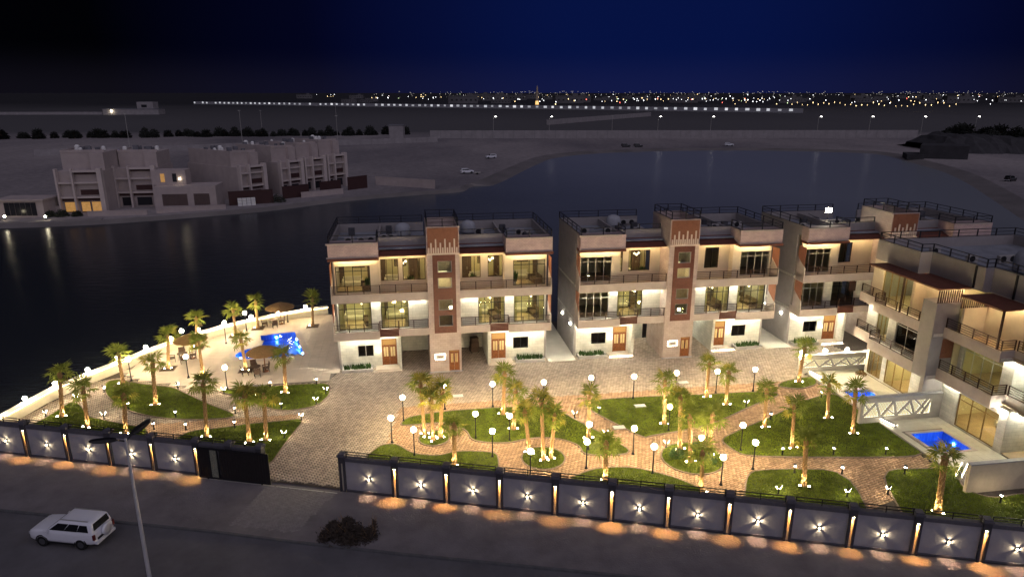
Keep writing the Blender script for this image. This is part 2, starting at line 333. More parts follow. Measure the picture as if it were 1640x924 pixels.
LAWNS = {
 'L1': [(-37.8,58.6),(-36.9,59.1),(-35.0,58.3),(-33.1,57.8),(-30.9,57.3),(-28.8,55.7),(-26.3,53.9),(-23.1,51.9),(-23.4,51.3),(-26.1,51.0),(-29.0,51.3),(-31.8,52.3),(-34.2,53.9),(-36.4,56.1)],
 'L2': [(-26.7,56.6),(-24.0,57.3),(-21.2,57.7),(-17.4,58.2),(-16.7,57.7),(-16.3,55.7),(-16.7,53.7),(-18.2,52.9),(-19.5,52.6),(-21.8,53.7),(-24.3,55.5)],
 'L3': [(-39.2,49.0),(-38.6,51.0),(-38.4,53.1),(-38.4,54.4),(-37.2,53.7),(-35.3,51.5),(-33.6,50.9),(-31.7,50.2),(-28.9,49.4),(-28.3,44.7)],
 'L4': [(-26.0,48.4),(-25.3,49.1),(-23.7,49.4),(-21.4,50.2),(-18.9,50.7),(-17.1,51.2),(-17.4,48.2),(-17.6,42.7),(-26.4,44.35)],
 'L5': [(-9.1,50.0),(-8.6,51.5),(-5.6,52.5),(-1.2,53.2),(2.5,53.4),(3.8,52.9),(5.3,50.8),(7.4,48.2),(9.2,45.5),(5.4,45.3),(5.2,46.8),(3.9,47.8),(2.4,48.1),(1.1,47.8),(-.2,47.2),(-1.8,47.2),(-3.1,47.6),(-3.6,49.3),(-5.4,50.6),(-7.8,50.2)],
 'L6': [(-10.8,44.9),(-10.5,45.7),(-10.0,46.8),(-8.9,47.0),(-7.5,45.5),(-5.5,45.1),(-4.0,45.9),(-1.2,45.7),(-1.0,44.3),(-.8,39.1),(-10.7,40.95)],
 'L7': [(3.6,41.7),(5.8,43.4),(8.3,43.6),(9.8,43.1),(11.7,42.0),(13.6,39.9),(13.6,36.35),(3.4,38.3)],
 'L8': [(5.7,54.0),(8.2,54.9),(13.5,55.5),(16.6,55.7),(21.6,56.4),(24.2,56.0),(21.4,54.2),(16.2,50.2),(12.8,48.9),(10.8,48.3),(10.3,47.9)],
 'L9': [(16.2,47.7),(18.7,49.5),(22.8,52.4),(26.1,54.9),(28.9,56.2),(29.4,53.0),(29.2,50.9),(30.3,50.9),(30.7,48.9),(31.2,45.1),(22.9,45.0),(17.3,45.2),(16.6,46.3)],
 'L10': [(16.7,42.9),(18.6,43.3),(23.9,43.2),(22.2,34.8),(15.6,36.0),(15.0,38.4)],
 'L11': [(26.2,43.2),(30.1,43.4),(31.6,43.4),(30.6,40.7),(31.9,39.6),(34.5,40.3),(36.4,39.6),(36.4,32.1),(24.6,34.3),(24.9,37.4)],
 'L12': [(25.3,58.7),(28.6,59.9),(28.2,58.1),(26.1,57.0),(24.3,57.6)]}
def circ(c, r, n=24): return [(c[0]+r*math.cos(2*math.pi*i/n), c[1]+r*math.sin(2*math.pi*i/n)) for i in range(n)]
LAWNS['I1'] = circ((-6.08,47.9), 1.15); LAWNS['I2'] = circ((2.31,44.9), 1.55); LAWNS['I3'] = circ((13.3,44.9), 2.2)
LLAB = {'L1':'long curved lawn beside the pool deck','L2':'crescent lawn between the pool deck and the driveway','L3':'wedge of lawn below the lit quay wall','L4':'lawn behind the open black gate',
 'L5':'irregular lawn curling round the two small palm circles','L6':'lawn strip between the entrance pier and the first palm circle','L7':'low lawn along the wall beside the large palm circle','L8':'lawn triangle facing the middle villa across the drive',
 'L9':'large lawn below the second lit screen wall','L10':'square lawn between path and street wall with one short palm','L11':'lawn corner with the big palm by the low boundary wall','L12':'tiny lawn patch at the foot of the first lit screen wall',
 'I1':'smallest round grass island holding three palms','I2':'round grass island holding two entwined palms','I3':'largest round grass island with palms and shrubs'}
def inside(P, poly):
    x, y = P[:,0], P[:,1]; r = np.zeros(len(P), bool); n = len(poly)
    for i in range(n):
        x0,y0 = poly[i]; x1,y1 = poly[(i+1)%n]
        c = ((y0 > y) != (y1 > y)) & (x < (x1-x0)*(y-y0)/((y1-y0) or 1e-9)+x0); r ^= c
    return r
for k in list(LAWNS):
    if k[0] == 'L': LAWNS[k] = smooth_poly(LAWNS[k], 2)
DECK = [tw(-10.4,17),tw(-10.4,1.2),(-17.1,58.6),(-22.4,58.0),(-26.5,56.7),(-30.9,57.7),(-35.0,59.0),(-37.6,60.6)] + [(p[0]+.1,p[1]-.1) for p in QUAY[6:]]
def pavers():
    L, W, g = .34, .21, .045
    xs = np.arange(-44, 44, L); ys = np.arange(-10, 36, W)
    ii, jj = np.meshgrid(np.arange(len(xs)), np.arange(len(ys)))
    X = xs[ii]+(jj%2)*L/2; Y = ys[jj]
    a = R(27); P = np.stack([(X*math.cos(a)-Y*math.sin(a)).ravel(), (X*math.sin(a)+Y*math.cos(a)).ravel()+38], 1)
    a2 = a
    # one straight bond, turned to the drive
    big = [fw(-28.5,.4), fw(47,.4), tw(46,-2), tw(46,6), tw(-10.3,6), tw(-10.4,1.2)] + DECK[2:8] + [(-38.2,60.2),(-39.2,57.4),(-40.2,54.4),(-40.6,51.4),(-41,48.6)]
    keep = inside(P, big)
    for k, pl in LAWNS.items(): keep &= ~inside(P, pl)
    keep &= ~inside(P, DECK)
    U = tl(P[:,0], P[:,1])
    keep &= ~((U[0] > 34.0) & (U[1] < -5.6) & (U[1] > -23.5))
    P = P[keep]; n = len(P)
    h = rng.uniform(-.004,.006,n)
    t = a2+rng.normal(0,.012,n); c, s = np.cos(t), np.sin(t)
    V = np.zeros((n,8,3)); cs = [(-1,-1),(1,-1),(1,1),(-1,1)]
    for k,(sx_,sy_) in enumerate(cs):
        for top in (0,1):
            ins = .010 if top else 0
            dx, dy = sx_*(L/2-g/2-ins), sy_*(W/2-g/2-ins)
            V[:,k+4*top,0] = P[:,0]+dx*c-dy*s; V[:,k+4*top,1] = P[:,1]+dx*s+dy*c; V[:,k+4*top,2] = h if top else -.03
    fq = np.array([(4,5,6,7),(0,1,5,4),(1,2,6,5),(2,3,7,6),(3,0,4,7)])
    F = (fq[None]+8*np.arange(n)[:,None,None]).reshape(-1,4)
    me = bpy.data.meshes.new('paving_blocks'); me.vertices.add(n*8); me.vertices.foreach_set('co', V.ravel())
    me.loops.add(len(F)*4); me.loops.foreach_set('vertex_index', F.ravel()); me.polygons.add(len(F)); me.polygons.foreach_set('loop_start', np.arange(0,len(F)*4,4)); me.polygons.foreach_set('loop_total', np.full(len(F),4))
    at = me.attributes.new('rnd','FLOAT','FACE'); rv = rng.uniform(0,1,n)
    at.data.foreach_set('value', np.repeat(rv,5)); me.update(calc_edges=True)
    garden = (U[1][keep] < -7.2) & ~((P[:,0] > -17.8) & (P[:,0] < -9.6-.0*P[:,1]))
    a3 = me.attributes.new('path','FLOAT','FACE'); a3.data.foreach_set('value', np.repeat(garden.astype(float),5))
    me.materials.append(mat('paving block', (.43,.35,.285), .85, .12, .25, .15, 25, attr='rnd', attr2=('path',(1.0,.79,.62))))
    print('pavers', n)
    return link('paving_blocks', me)
o = pavers(); tag(o, 'small brown concrete blocks paving the drive and garden paths', 'paving', kind='stuff')

GRASS = mat('grass blades', (.165,.215,.016), .8, .45, .9, spec=.15)
TURF = mat('turf soil', (.065,.085,.012), .95, .4, 2.5, .6, 12)
KERB = mat('garden kerb', (.22,.165,.13), .85, .12, 3)
def lawn(key, poly):
    mb = MB(); mb.prism(poly, -.02, .05); base = mb.build('lawn', TURF)
    tag(base, 'short green '+LLAB[key], 'lawn', 'lawns of the villa garden', 'stuff')
    P = np.array(poly); lo, hi = P.min(0), P.max(0); A = abs(sum(poly[i][0]*poly[(i+1)%len(poly)][1]-poly[(i+1)%len(poly)][0]*poly[i][1] for i in range(len(poly))))/2
    n = int(330*(hi[0]-lo[0])*(hi[1]-lo[1])); Q = rng.uniform(lo, hi, (n,2)); Q = Q[inside(Q, poly)]; n = len(Q)
    t = rng.uniform(0,6.283,n); w = rng.uniform(.012,.03,n); hh = rng.uniform(.03,.085,n); ln = rng.uniform(-.04,.04,(n,2))
    V = np.zeros((n,3,3)); V[:,0,:2] = Q+np.stack([np.cos(t)*w,np.sin(t)*w],1); V[:,1,:2] = Q-np.stack([np.cos(t)*w,np.sin(t)*w],1); V[:,:2,2] = .048; V[:,2,:2] = Q+ln; V[:,2,2] = .05+hh
    me = bpy.data.meshes.new('grass'); me.from_pydata(V.reshape(-1,3).tolist(), [], np.arange(n*3).reshape(-1,3).tolist()); me.materials.append(GRASS)
    tag(link('grass', me, base), kind='stuff')
    # kerb stones round the bed
    kb = MB(); m = len(poly)
    sgn = 1 if sum(poly[i][0]*poly[(i+1)%m][1]-poly[(i+1)%m][0]*poly[i][1] for i in range(m)) > 0 else -1
    nr = []
    for i in range(m):
        a, c = Vector(poly[i-1]), Vector(poly[(i+1)%m]); d = (c-a).normalized(); nr.append(Vector((d.y,-d.x))*sgn)
    for i in range(m):
        j = (i+1)%m; a, b = Vector(poly[i]), Vector(poly[j]); a2, b2 = a+nr[i]*.10, b+nr[j]*.10
        kb.prism([a,b,b2,a2], -.02, .075)
    kb.build('kerb', KERB, base)
for k, pl in LAWNS.items(): lawn(k, pl)

# pool deck of large pale tiles, in the frame of the terrace
def tiles(name, poly_local, z, size, m, joint=.012, bed=None, holes=()):
    xs = [p[0] for p in poly_local]; ys = [p[1] for p in poly_local]
    X, Y = np.meshgrid(np.arange(min(xs),max(xs),size)+size/2, np.arange(min(ys),max(ys),size)+size/2)
    P = np.stack([X.ravel(),Y.ravel()],1); k = inside(P, poly_local)
    for h in holes: k &= ~inside(P, h)
    P = P[k]; mb = MB()
    for x, y in P:
        d = size/2-joint/2; dz = random.uniform(-.002,.003); mb.box(x-d,x+d,y-d,y+d,z-.03,z+dz)
    return mb
DECKL = [tl(*p) for p in DECK]
TILE = mat('pale deck tile', (.60,.50,.41), .6, .10, .8, .05, 20)
dk = MB()
vs = [(p[0],p[1],0) for p in DECKL]+[(p[0],p[1],0) for p in POOLL]
tri = geometry.tessellate_polygon([[Vector((p[0],p[1],0)) for p in DECKL],[Vector((p[0],p[1],0)) for p in POOLL]])
fr = lambda name, mb, m, **kw: mb.build(name, m, loc=(OX,OY,0), rz=TA, **kw)
dk.add([(v[0],v[1],.03) for v in vs], [t if ccw(vs,t) else t[::-1] for t in tri])
deck = tag(fr('pool_deck', dk, mat('tile bed',(.25,.22,.19),.9,.1,2)), 'pale tiled deck round the swimming pool', 'deck', kind='structure')
big = [(x*1.0,y*1.0) for x,y in POOLL]; cxp = sum(p[0] for p in POOLL)/len(POOLL); cyp = sum(p[1] for p in POOLL)/len(POOLL)
grown = [(cxp+(x-cxp)*1.03, cyp+(y-cyp)*1.03) for x,y in POOLL]
to = tiles('deck_tiles', DECKL, .05, .8, TILE, holes=[grown]).build('deck_tiles', TILE, deck); tag(to, kind='stuff')
POOLWAT = bpy.data.materials.new('pool water'); POOLWAT.use_nodes = True
nt = POOLWAT.node_tree; nt.nodes.clear(); o_ = nt.nodes.new('ShaderNodeOutputMaterial'); t_ = nt.nodes.new('ShaderNodeBsdfTransparent'); t_.inputs[0].default_value = (.35,.6,.98,1)
g_ = nt.nodes.new('ShaderNodeBsdfGlossy'); g_.inputs['Roughness'].default_value = .14; x_ = nt.nodes.new('ShaderNodeMixShader')
nz = nt.nodes.new('ShaderNodeTexNoise'); nz.inputs['Scale'].default_value = 2.5; nz.inputs['Detail'].default_value = 3; tc_ = nt.nodes.new('ShaderNodeTexCoord'); nt.links.new(tc_.outputs['Object'], nz.inputs['Vector'])
bm_ = nt.nodes.new('ShaderNodeBump'); bm_.inputs['Strength'].default_value = .2; bm_.inputs['Distance'].default_value = .1; nt.links.new(nz.outputs['Fac'], bm_.inputs['Height']); nt.links.new(bm_.outputs[0], g_.inputs['Normal'])
nt.links.new(facing(nt, .008, .12), x_.inputs[0]); nt.links.new(t_.outputs[0], x_.inputs[1]); nt.links.new(g_.outputs[0], x_.inputs[2])
nt.links.new(x_.outputs[0], o_.inputs[0])
POOLTILE = brickmat('blue pool mosaic', (.10,.26,.85), (.075,.20,.78), (.2,.36,.85), .30, .30, .02, .4, .1, 'xy')
POOLLAMP = glow('pool lamp lens', (.34,.64,1.0), 190)
COPE = mat('pool coping', (.55,.46,.40), .6, .08, 3)
def pool(poly, label, lamps, z=.04, depth=.72, cw=.62):
    r = thing('swimming_pool', (OX,OY,0), TA, label, 'pool')
    m = len(poly); sgn = 1 if sum(poly[i][0]*poly[(i+1)%m][1]-poly[(i+1)%m][0]*poly[i][1] for i in range(m)) > 0 else -1
    mb = MB(); mb.prism(poly, -depth-.02, -depth)
    for i in range(m):
        a, b = poly[i], poly[(i+1)%m]; mb.add([(a[0],a[1],-depth),(b[0],b[1],-depth),(b[0],b[1],z),(a[0],a[1],z)], [(0,1,2,3)])
    mb.build('basin', POOLTILE, r)
    nr = []
    for i in range(m):
        a, c = Vector(poly[i-1]), Vector(poly[(i+1)%m]); d = (c-a).normalized(); nr.append(Vector((d.y,-d.x))*sgn)
    cp = MB()
    for i in range(m):
        j = (i+1)%m; a, b = Vector(poly[i]), Vector(poly[j]); cp.prism([a-nr[i]*.05,b-nr[j]*.05,b+nr[j]*cw,a+nr[i]*cw], z-.06, z+.03)
    cp.build('coping', COPE, r)
    wt = MB(); wt.add([(p[0],p[1],z-.10) for p in poly], [tuple(t) for t in geometry.tessellate_polygon([[Vector((p[0],p[1],0)) for p in poly]])]); wt.build('water', POOLWAT, r)
    for (x,y,nx,ny) in lamps:
        l = MB(); q = Vector((nx,ny,0)).normalized(); p = Vector((x,y,-.42)); l.cyl(p, p+q*.06, .10, .09, 10); l.build('underwater_lamp', POOLLAMP, r)
    return r
# ------------------------------------------------------------------ villas of the terrace
LEDW = glow('white led strip', (1.0,.93,.72), 160); LEDY = glow('warm led strip', (1.0,.74,.38), 140); LEDC = glow('cool led strip', (1.0,.96,.74), 215); LEDS = glow('step led', (1.0,.92,.70), 26)
CEILL = glow('warm ceiling panel', (1.0,.76,.36), 62); CEILG = glow('yellow ceiling panel', (1.0,.88,.40), 60)
SCON = glow('sconce globe', (1.0,.88,.62), 45); BULB = glow('pendant bulb', (1.0,.86,.55), 7)
def wallmesh(mb, x0, x1, z0, z1, y, t, holes, ax='x'):
    """wall in the plane y (front) .. y+t with rectangular openings (a0,a1,b0,b1)"""
    P = (lambda a, d, b: (a, d, b)) if ax == 'x' else (lambda a, d, b: (d, a, b))
    X = sorted({x0,x1,*[h[0] for h in holes],*[h[1] for h in holes]}); Z = sorted({z0,z1,*[h[2] for h in holes],*[h[3] for h in holes]})
    for i in range(len(X)-1):
        for j in range(len(Z)-1):
            cx_, cz_ = (X[i]+X[i+1])/2, (Z[j]+Z[j+1])/2
            if any(h[0] < cx_ < h[1] and h[2] < cz_ < h[3] for h in holes): continue
            for d in (y, y+t): mb.add([P(X[i],d,Z[j]),P(X[i+1],d,Z[j]),P(X[i+1],d,Z[j+1]),P(X[i],d,Z[j+1])], [(0,1,2,3)])
    for a0,a1,b0,b1 in list(holes)+[(x0,x1,z0,z1)]:
        for (p,q) in (((a0,b0),(a1,b0)),((a1,b0),(a1,b1)),((a1,b1),(a0,b1)),((a0,b1),(a0,b0))):
            mb.add([P(p[0],y,p[1]),P(q[0],y,q[1]),P(q[0],y+t,q[1]),P(p[0],y+t,p[1])], [(0,1,2,3)])
def window(parent, a0, a1, b0, b1, y, cols, transom=None, fm=None, gm=None, ax='x', fr_=.06, name='window'):
    fm = fm or ALU; gm = gm or GLASS
    bx = (lambda mb, p0,p1,d0,d1,q0,q1: mb.box(p0,p1,d0,d1,q0,q1)) if ax == 'x' else (lambda mb, p0,p1,d0,d1,q0,q1: mb.box(d0,d1,p0,p1,q0,q1))
    mb = MB(); f = fr_
    bx(mb,a0,a0+f,y,y+.08,b0,b1); bx(mb,a1-f,a1,y,y+.08,b0,b1); bx(mb,a0+f,a1-f,y,y+.08,b0,b0+f); bx(mb,a0+f,a1-f,y,y+.08,b1-f,b1)
    w = (a1-a0)/cols
    for i in range(1,cols): bx(mb,a0+w*i-f*.45,a0+w*i+f*.45,y+.005,y+.075,b0+f,b1-f)
    if transom: bx(mb,a0+f,a1-f,y+.01,y+.07,transom-f*.45,transom+f*.45)
    wo_ = mb.build(name, fm, parent)
    rows = [(b0+f,(transom or b1)-f*.5)]+([(transom+f*.5,b1-f)] if transom else [])
    for i in range(cols):
        for q0,q1 in rows:
            p = MB(); bx(p,a0+w*i+f*.5,a0+w*(i+1)-f*.5,y+.034,y+.044,q0,q1); p.build('pane', gm, wo_)
    return wo_
def railing(parent, pts, z0, z1, m, name='railing', bars=5, post=1.4, r=.028, pr=.035):
    mb = MB()
    for (x0,y0),(x1,y1) in zip(pts[:-1],pts[1:]):
        d = Vector((x1-x0,y1-y0)); ln = d.length; n = max(1,round(ln/post)); d.normalize(); q = Vector((-d.y,d.x))
        def bar(za, zb, hw):
            a, b = Vector((x0,y0)), Vector((x1,y1)); mb.add([(*(a-q*hw),za),(*(b-q*hw),za),(*(b+q*hw),za),(*(a+q*hw),za),(*(a-q*hw),zb),(*(b-q*hw),zb),(*(b+q*hw),zb),(*(a+q*hw),zb)], [(0,3,2,1),(4,5,6,7),(0,1,5,4),(1,2,6,5),(2,3,7,6),(3,0,4,7)])
        for k in range(bars):
            zc = z0+.06+(z1-z0-.06)*k/(bars-1); h = r*(1.5 if k == bars-1 else 1); bar(zc-h, zc, h)
        for k in range(n+1):
            p = Vector((x0,y0))+d*ln*k/n; mb.box(p.x-pr,p.x+pr,p.y-pr,p.y+pr,z0,z1)
    return mb.build(name, m, parent)
def door(parent, a0, a1, b0, b1, y, transom):
    mb = MB(); f = .08; mb.box(a0,a0+f,y,y+.12,b0,b1); mb.box(a1-f,a1,y,y+.12,b0,b1); mb.box(a0+f,a1-f,y,y+.12,b1-f,b1); mb.box(a0+f,a1-f,y+.01,y+.11,transom-.04,transom+.04)
    d = mb.build('door', WOOD, parent); mid = (a0+a1)/2
    p = MB(); p.box(a0+f,a1-f,y+.05,y+.07,transom+.04,b1-f); p.build('fanlight', mat('amber fanlight glass', (.30,.17,.06), .3, 0, emit=(1,.6,.2), es=.05), d)
    for s0,s1 in ((a0+f,mid-.01),(mid+.01,a1-f)):
        l = MB(); l.box(s0,s1,y+.03,y+.08,b0+.02,transom-.04)
        h = (transom-b0)
        l.box(s0+.08,s1-.08,y+.015,y+.03,b0+.15,b0+h*.36); lf = l.build('leaf', WOOD, d)
        for g0,g1 in ((s0+.10,(s0+s1)/2-.03),((s0+s1)/2+.03,s1-.10)):
            g = MB(); g.box(g0,g1,y+.02,y+.03,b0+h*.44,b0+h*.92); g.build('glass_light', mat('amber door glass', (.55,.42,.22), .25, .2, 8, emit=(1,.7,.3), es=.10), d)
    k = MB(); k.box(mid-.06,mid-.03,y-.04,y+.03,b0+.9,b0+1.5); k.build('handle', BLACK, d)
    return d
def ribs(mb, x0, x1, y, z0, z1, n, d=.03):
    w = (x1-x0)/n
    for i in range(n): mb.box(x0+w*(i+.2), x0+w*(i+.8), y-d, y, z0, z1)
def acunit(parent, x, y, z, w=.9):
    a = MB(); a.box(x-w/2,x+w/2,y-.18,y+.18,z+.08,z+.68); a.box(x-w/2+.05,x-w/2+.12,y-.2,y+.2,z,z+.08); a.box(x+w/2-.12,x+w/2-.05,y-.2,y+.2,z,z+.08); o = a.build('condenser', CONC, parent)
    g = MB(); g.cyl((x-.1,y-.185,z+.42),(x-.1,y-.2,z+.42),.27,n=14); g.build('fan_grille', BLACK, o)
PLANTM = mat('border plant leaf', (.05,.10,.025), .7, .35, 3)
def tuft(name, parent, x0, x1, y0, y1, z, n, h, m=None, seed=1):
    rr = random.Random(seed); mb = MB()
    for _ in range(n):
        x, y = rr.uniform(x0,x1), rr.uniform(y0,y1); t = rr.uniform(0,6.28); hh = h*rr.uniform(.4,1); w = rr.uniform(.03,.07); lx, ly = rr.uniform(-.18,.18), rr.uniform(-.18,.18)
        c, s_ = math.cos(t)*w, math.sin(t)*w
        mb.add([(x-c,y-s_,z),(x+c,y+s_,z),(x+lx*.5+c,y+ly*.5+s_,z+hh*.6),(x+lx*.5-c,y+ly*.5-s_,z+hh*.6),(x+lx,y+ly,z+hh)], [(0,1,2,3),(3,2,4)])
    return mb.build(name, m or PLANTM, parent)

TANKM = mat('weathered tank', (.34,.35,.38), .7, .15, 2); CLUT = mat('dark roof clutter', (.07,.07,.08), .8, .3, 3)
def villa(uc, label, spec):
    r = thing('villa', (*tw(uc,0),0), TA, label, 'villa', 'three storey twin villas in the terrace')
    D = 9.7
    for s in (-1,1):
        sp = spec[s]
        def B(mb, a0,a1,y0,y1,z0,z1): return mb.box(s*a0,s*a1,y0,y1,z0,z1)
        def H(h): return (min(s*h[0],s*h[1]),max(s*h[0],s*h[1]),h[2],h[3])
        def WM(mb,a0,a1,z0,z1,y,t,holes): x0,x1 = sorted((s*a0,s*a1)); wallmesh(mb,x0,x1,z0,z1,y,t,[H(h) for h in holes])
        # ground storey
        mb = MB(); gw = (6.85,8.4,1.15,2.35); gd = (4.65,6.1,.17,2.9)
        WM(mb,4.45,10.0,0,3.74,2.0,.25,[gw,gd]); mb.build('ground_wall', STONE, r)
        mb = MB(); B(mb,4.2,4.45,1.0,6,0,3.74); B(mb,1.5,4.2,6,6.2,0,3.74); mb.build('carport_wall', STONE, r)
        mb = MB(); B(mb,10.0,10.2,2.0,D,0,12.0); B(mb,10.2,10.204,2.3,2.31,0,.01); mb.build('side_wall', STUC2, r)
        h = H(gw); window(r,h[0],h[1],h[2],h[3],2.08,2,gm=TINT,fm=BLACK if sp.get('gdark',1) else ALU)
        h = H(gd); door(r,h[0],h[1],h[2],h[3],2.05,2.2)
        mb = MB(); B(mb,4.3,6.7,.9,2.0,0,.15); B(mb,4.2,6.9,.7,.9,0,.06); mb.build('doorstep', TILE, r)
        mb = MB(); B(mb,7.0,9.9,.9,1.05,0,.3); B(mb,7.0,9.9,1.85,2.0,0,.3); B(mb,7.0,7.15,1.05,1.85,0,.3); B(mb,9.75,9.9,1.05,1.85,0,.3); B(mb,7.15,9.75,1.05,1.85,0,.2); pl = mb.build('planter', CONC, r)
        x0,x1 = sorted((s*7.2,s*9.7)); tuft('plants', pl, x0,x1,1.1,1.8,.2,150,.55,seed=int(uc*7+s))
        mb = MB(); mb.sphere((s*6.42,1.86,1.75),.13); mb.build('door_sconce', SCON, r, True)
        mb = MB(); B(mb,6.9,9.9,1.55,1.63,3.70,3.738); mb.build('led_strip', LEDC, r); mb = MB(); B(mb,4.7,6.0,1.3,1.38,3.70,3.738); mb.build('led_strip', LEDW, r)
        if sp.get('carport'): mb = MB(); B(mb,1.9,4.0,5.5,5.58,3.70,3.738); mb.build('led_strip', LEDC, r)
        if sp.get('step_led'): mb = MB(); B(mb,4.3,6.7,.86,.895,.07,.11); mb.build('step_led', LEDS, r)
        # slabs, fasciae
        mb = MB(); B(mb,1.5,10.2,.15,D,3.74,4.0); B(mb,1.5,10.2,.15,D,7.3,7.55); mb.build('floor_slab', CEIL, r)
        mb = MB(); B(mb,6.1,10.3,0,.15,3.6,4.4); B(mb,1.5,4.35,0,.15,3.8,4.5); B(mb,4.35,6.1,.02,.15,3.8,4.6); B(mb,10.2,10.3,.15,2.0,3.6,4.4); mb.build('balcony_fascia', STUC, r)
        mb = MB(); B(mb,1.5,10.3,0,.15,7.25,8.05); B(mb,10.2,10.3,.15,1.5,7.25,8.05); mb.build('balcony_fascia', STUC, r)
        lo = MB()
        for k in range(6): B(lo,4.35,6.05,-.12,-.06,3.88+k*.13,3.96+k*.13)
        B(lo,4.33,4.40,-.06,0,3.86,4.66); B(lo,6.0,6.07,-.06,0,3.86,4.66); lo.build('louvre_panel', BROWN, r)
        P = lambda *q: [(s*a,y) for a,y in q]
        railing(r,P((10.22,.08),(6.16,.08)),4.4,5.17,RAIL); railing(r,P((6.05,-.06),(4.35,-.06)),4.66,5.44,RAIL); railing(r,P((4.28,.08),(1.55,.08)),4.5,5.35,RAIL)
        railing(r,P((10.22,.08),(1.55,.08)),8.05,8.87,RAIL)
        # first storey
        o1, i1 = sp.get('o1',(6.85,9.9,4.15,6.8)), sp.get('i1',(3.35,5.95,4.15,6.85))
        mb = MB(); WM(mb,1.5,10.0,4.0,7.3,1.5,.22,[o1,i1]); mb.build('first_floor_wall', STONE, r)
        fm1 = BLACK if sp['L1o'] else ALU
        h = H(o1); window(r,*h,1.58,4,6.2,fm=fm1); h = H(i1); window(r,*h,1.58,4 if sp['L1i'] else 3,6.25,fm=BLACK)
        for z in (4.0,7.55):
            t = MB(); t.plate([(0.02,z),(0.02,z+1.25),(.45,z+1.5),(1.5,z+2.2),(1.5,z)],'x',s*10.2,s*10.3); t.build('wing_wall', STUC, r)
            t = MB()
            for k in range(7):
                y = .2+k*.19; zb = z+1.3+max(0,(y-.3))*.62; B(t,10.22,10.28,y,y+.12,zb,z+3.3)
            t.build('slat_screen', RUST, r)
        mb = MB(); B(mb,1.7,9.9,1.30,1.36,7.22,7.248); mb.build('led_strip', LEDC if not sp.get('d1') else LEDC, r) if not sp.get('d1') else None
        # second storey
        o2 = sp.get('o2',(6.75,9.9,7.95,10.45)); I2 = sp['i2']
        mb = MB(); WM(mb,5.9,10.0,7.55,11.9,1.3,.22,[o2]); mb.build('upper_wall', CREAM, r)
        mb = MB(); WM(mb,1.5,5.9,7.55,12.88,2.2,.2,I2); B(mb,5.9,6.1,1.53,2.4,7.55,11.9); mb.build('upper_wall', CREAM if not sp.get('d2wall') else CREAM, r)
        mb = MB(); B(mb,1.5,5.85,2.19,2.196,11.95,12.88); mb.build('parapet_facing', STUC2, r)
        h = H(o2); window(r,*h,1.38,4,9.95,fm=(BLACK if sp['L2o'] else ALU))
        for q in I2: h = H(q); window(r,*h,2.28,max(1,round((q[1]-q[0])/.6)),None,fm=RAIL)
        mb = MB(); B(mb,5.85,10.3,0,1.28,11.5,12.88); B(mb,5.85,6.05,1.28,2.6,11.92,12.88); cor = mb.build('cornice', RTILE, r)
        mb = MB(); x0,x1 = sorted((s*6.5,s*10.0)); mb.box(x0-.45,x1+.2,-.03,-.002,11.5,11.62); mb.box(x0-.45,x1+.2,-.03,-.002,12.74,12.9); mb.build('cornice_band', STUC, cor)
        mb = MB(); B(mb,5.82,10.36,-.18,1.2,11.26,11.5); mb.build('awning', BROWN2, r)
        aw = MB()
        for k in range(9):
            a = 1.52+k*.5; x0,x1 = sorted((s*a,s*min(a+.4995,6.05)));
            if x1-x0 < .05: continue
            aw.add([(x0,.45,11.42),(x1,.45,11.42),(x1,2.19,11.98),(x0,2.19,11.98),(x0,.45,11.50),(x1,.45,11.50),(x1,2.19,12.06),(x0,2.19,12.06)], [(0,3,2,1),(4,5,6,7),(0,1,5,4),(1,2,6,5),(2,3,7,6),(3,0,4,7)])
        aw.build('awning', BROWN2, r)
        lw = LEDY
        if not sp.get('nl2'):
            mb = MB(); B(mb,6.3,9.8,.95,1.0,11.22,11.255); mb.build('led_strip', lw, r)
            mb = MB(); B(mb,1.7,5.7,1.75,1.80,11.72,11.76); mb.build('led_strip', lw, r)
        # rooms
        mb = MB(); B(mb,1.5,10.0,6.2,6.35,4.0,12.0); B(mb,6.35,6.47,1.72,6.2,4.0,7.3); B(mb,6.0,6.12,2.4,6.2,7.55,11.9); B(mb,4.45,10.0,6.2,6.35,0,3.74); mb.build('room_wall', INWALL, r)
        mb = MB(); B(mb,1.5,10.0,1.5,6.2,4.0,4.02); B(mb,1.5,10.0,1.3,6.2,7.551,7.57); mb.build('room_floor', INFLOOR, r)
        for key, (a0,a1), z, y in (('L1o',(6.5,9.9),7.28,3.4),('L1i',(1.7,6.3),7.28,3.4),('L2o',(6.2,9.9),11.88,3.2),('L2i',(1.7,5.9),11.88,3.8)):
            if sp[key]:
                c = (a0+a1)/2; k = MB(); B(k,c-.7,c+.7,y-.35,y+.35,z-.06,z-.01); k.build('ceiling_panel', CEILG if key[1] == '1' else CEILL, r)
        if sp['L1o']:
            for a in (6.9,9.6): k = MB(); [B(k,a+.07*q-.17,a+.07*q-.12,1.85+.04*(q%2),1.9+.04*(q%2),4.05,7.1) for q in range(7)]; k.build('curtain', CURT, r)
        if sp['L1i']:
            for a in (3.5,5.8): k = MB(); [B(k,a+.07*q-.17,a+.07*q-.12,1.85+.04*(q%2),1.9+.04*(q%2),4.05,7.1) for q in range(6)]; k.build('curtain', CURT, r)
        # roof
        mb = MB(); B(mb,1.5,10.2,1.28,D,11.9,12.0); mb.build('roof', ROOF, r)
        mb = MB(); B(mb,10.0,10.2,1.28,D,12.0,12.88); B(mb,1.5,10.0,D-.2,D,12.0,12.88); B(mb,5.8,5.95,2.6,D-.2,12.0,12.7); mb.build('parapet', STUC2, r)
        mb = MB(); B(mb,1.5,10.2,D-.2,D,0,11.9); mb.build('rear_wall', STUC2, r)
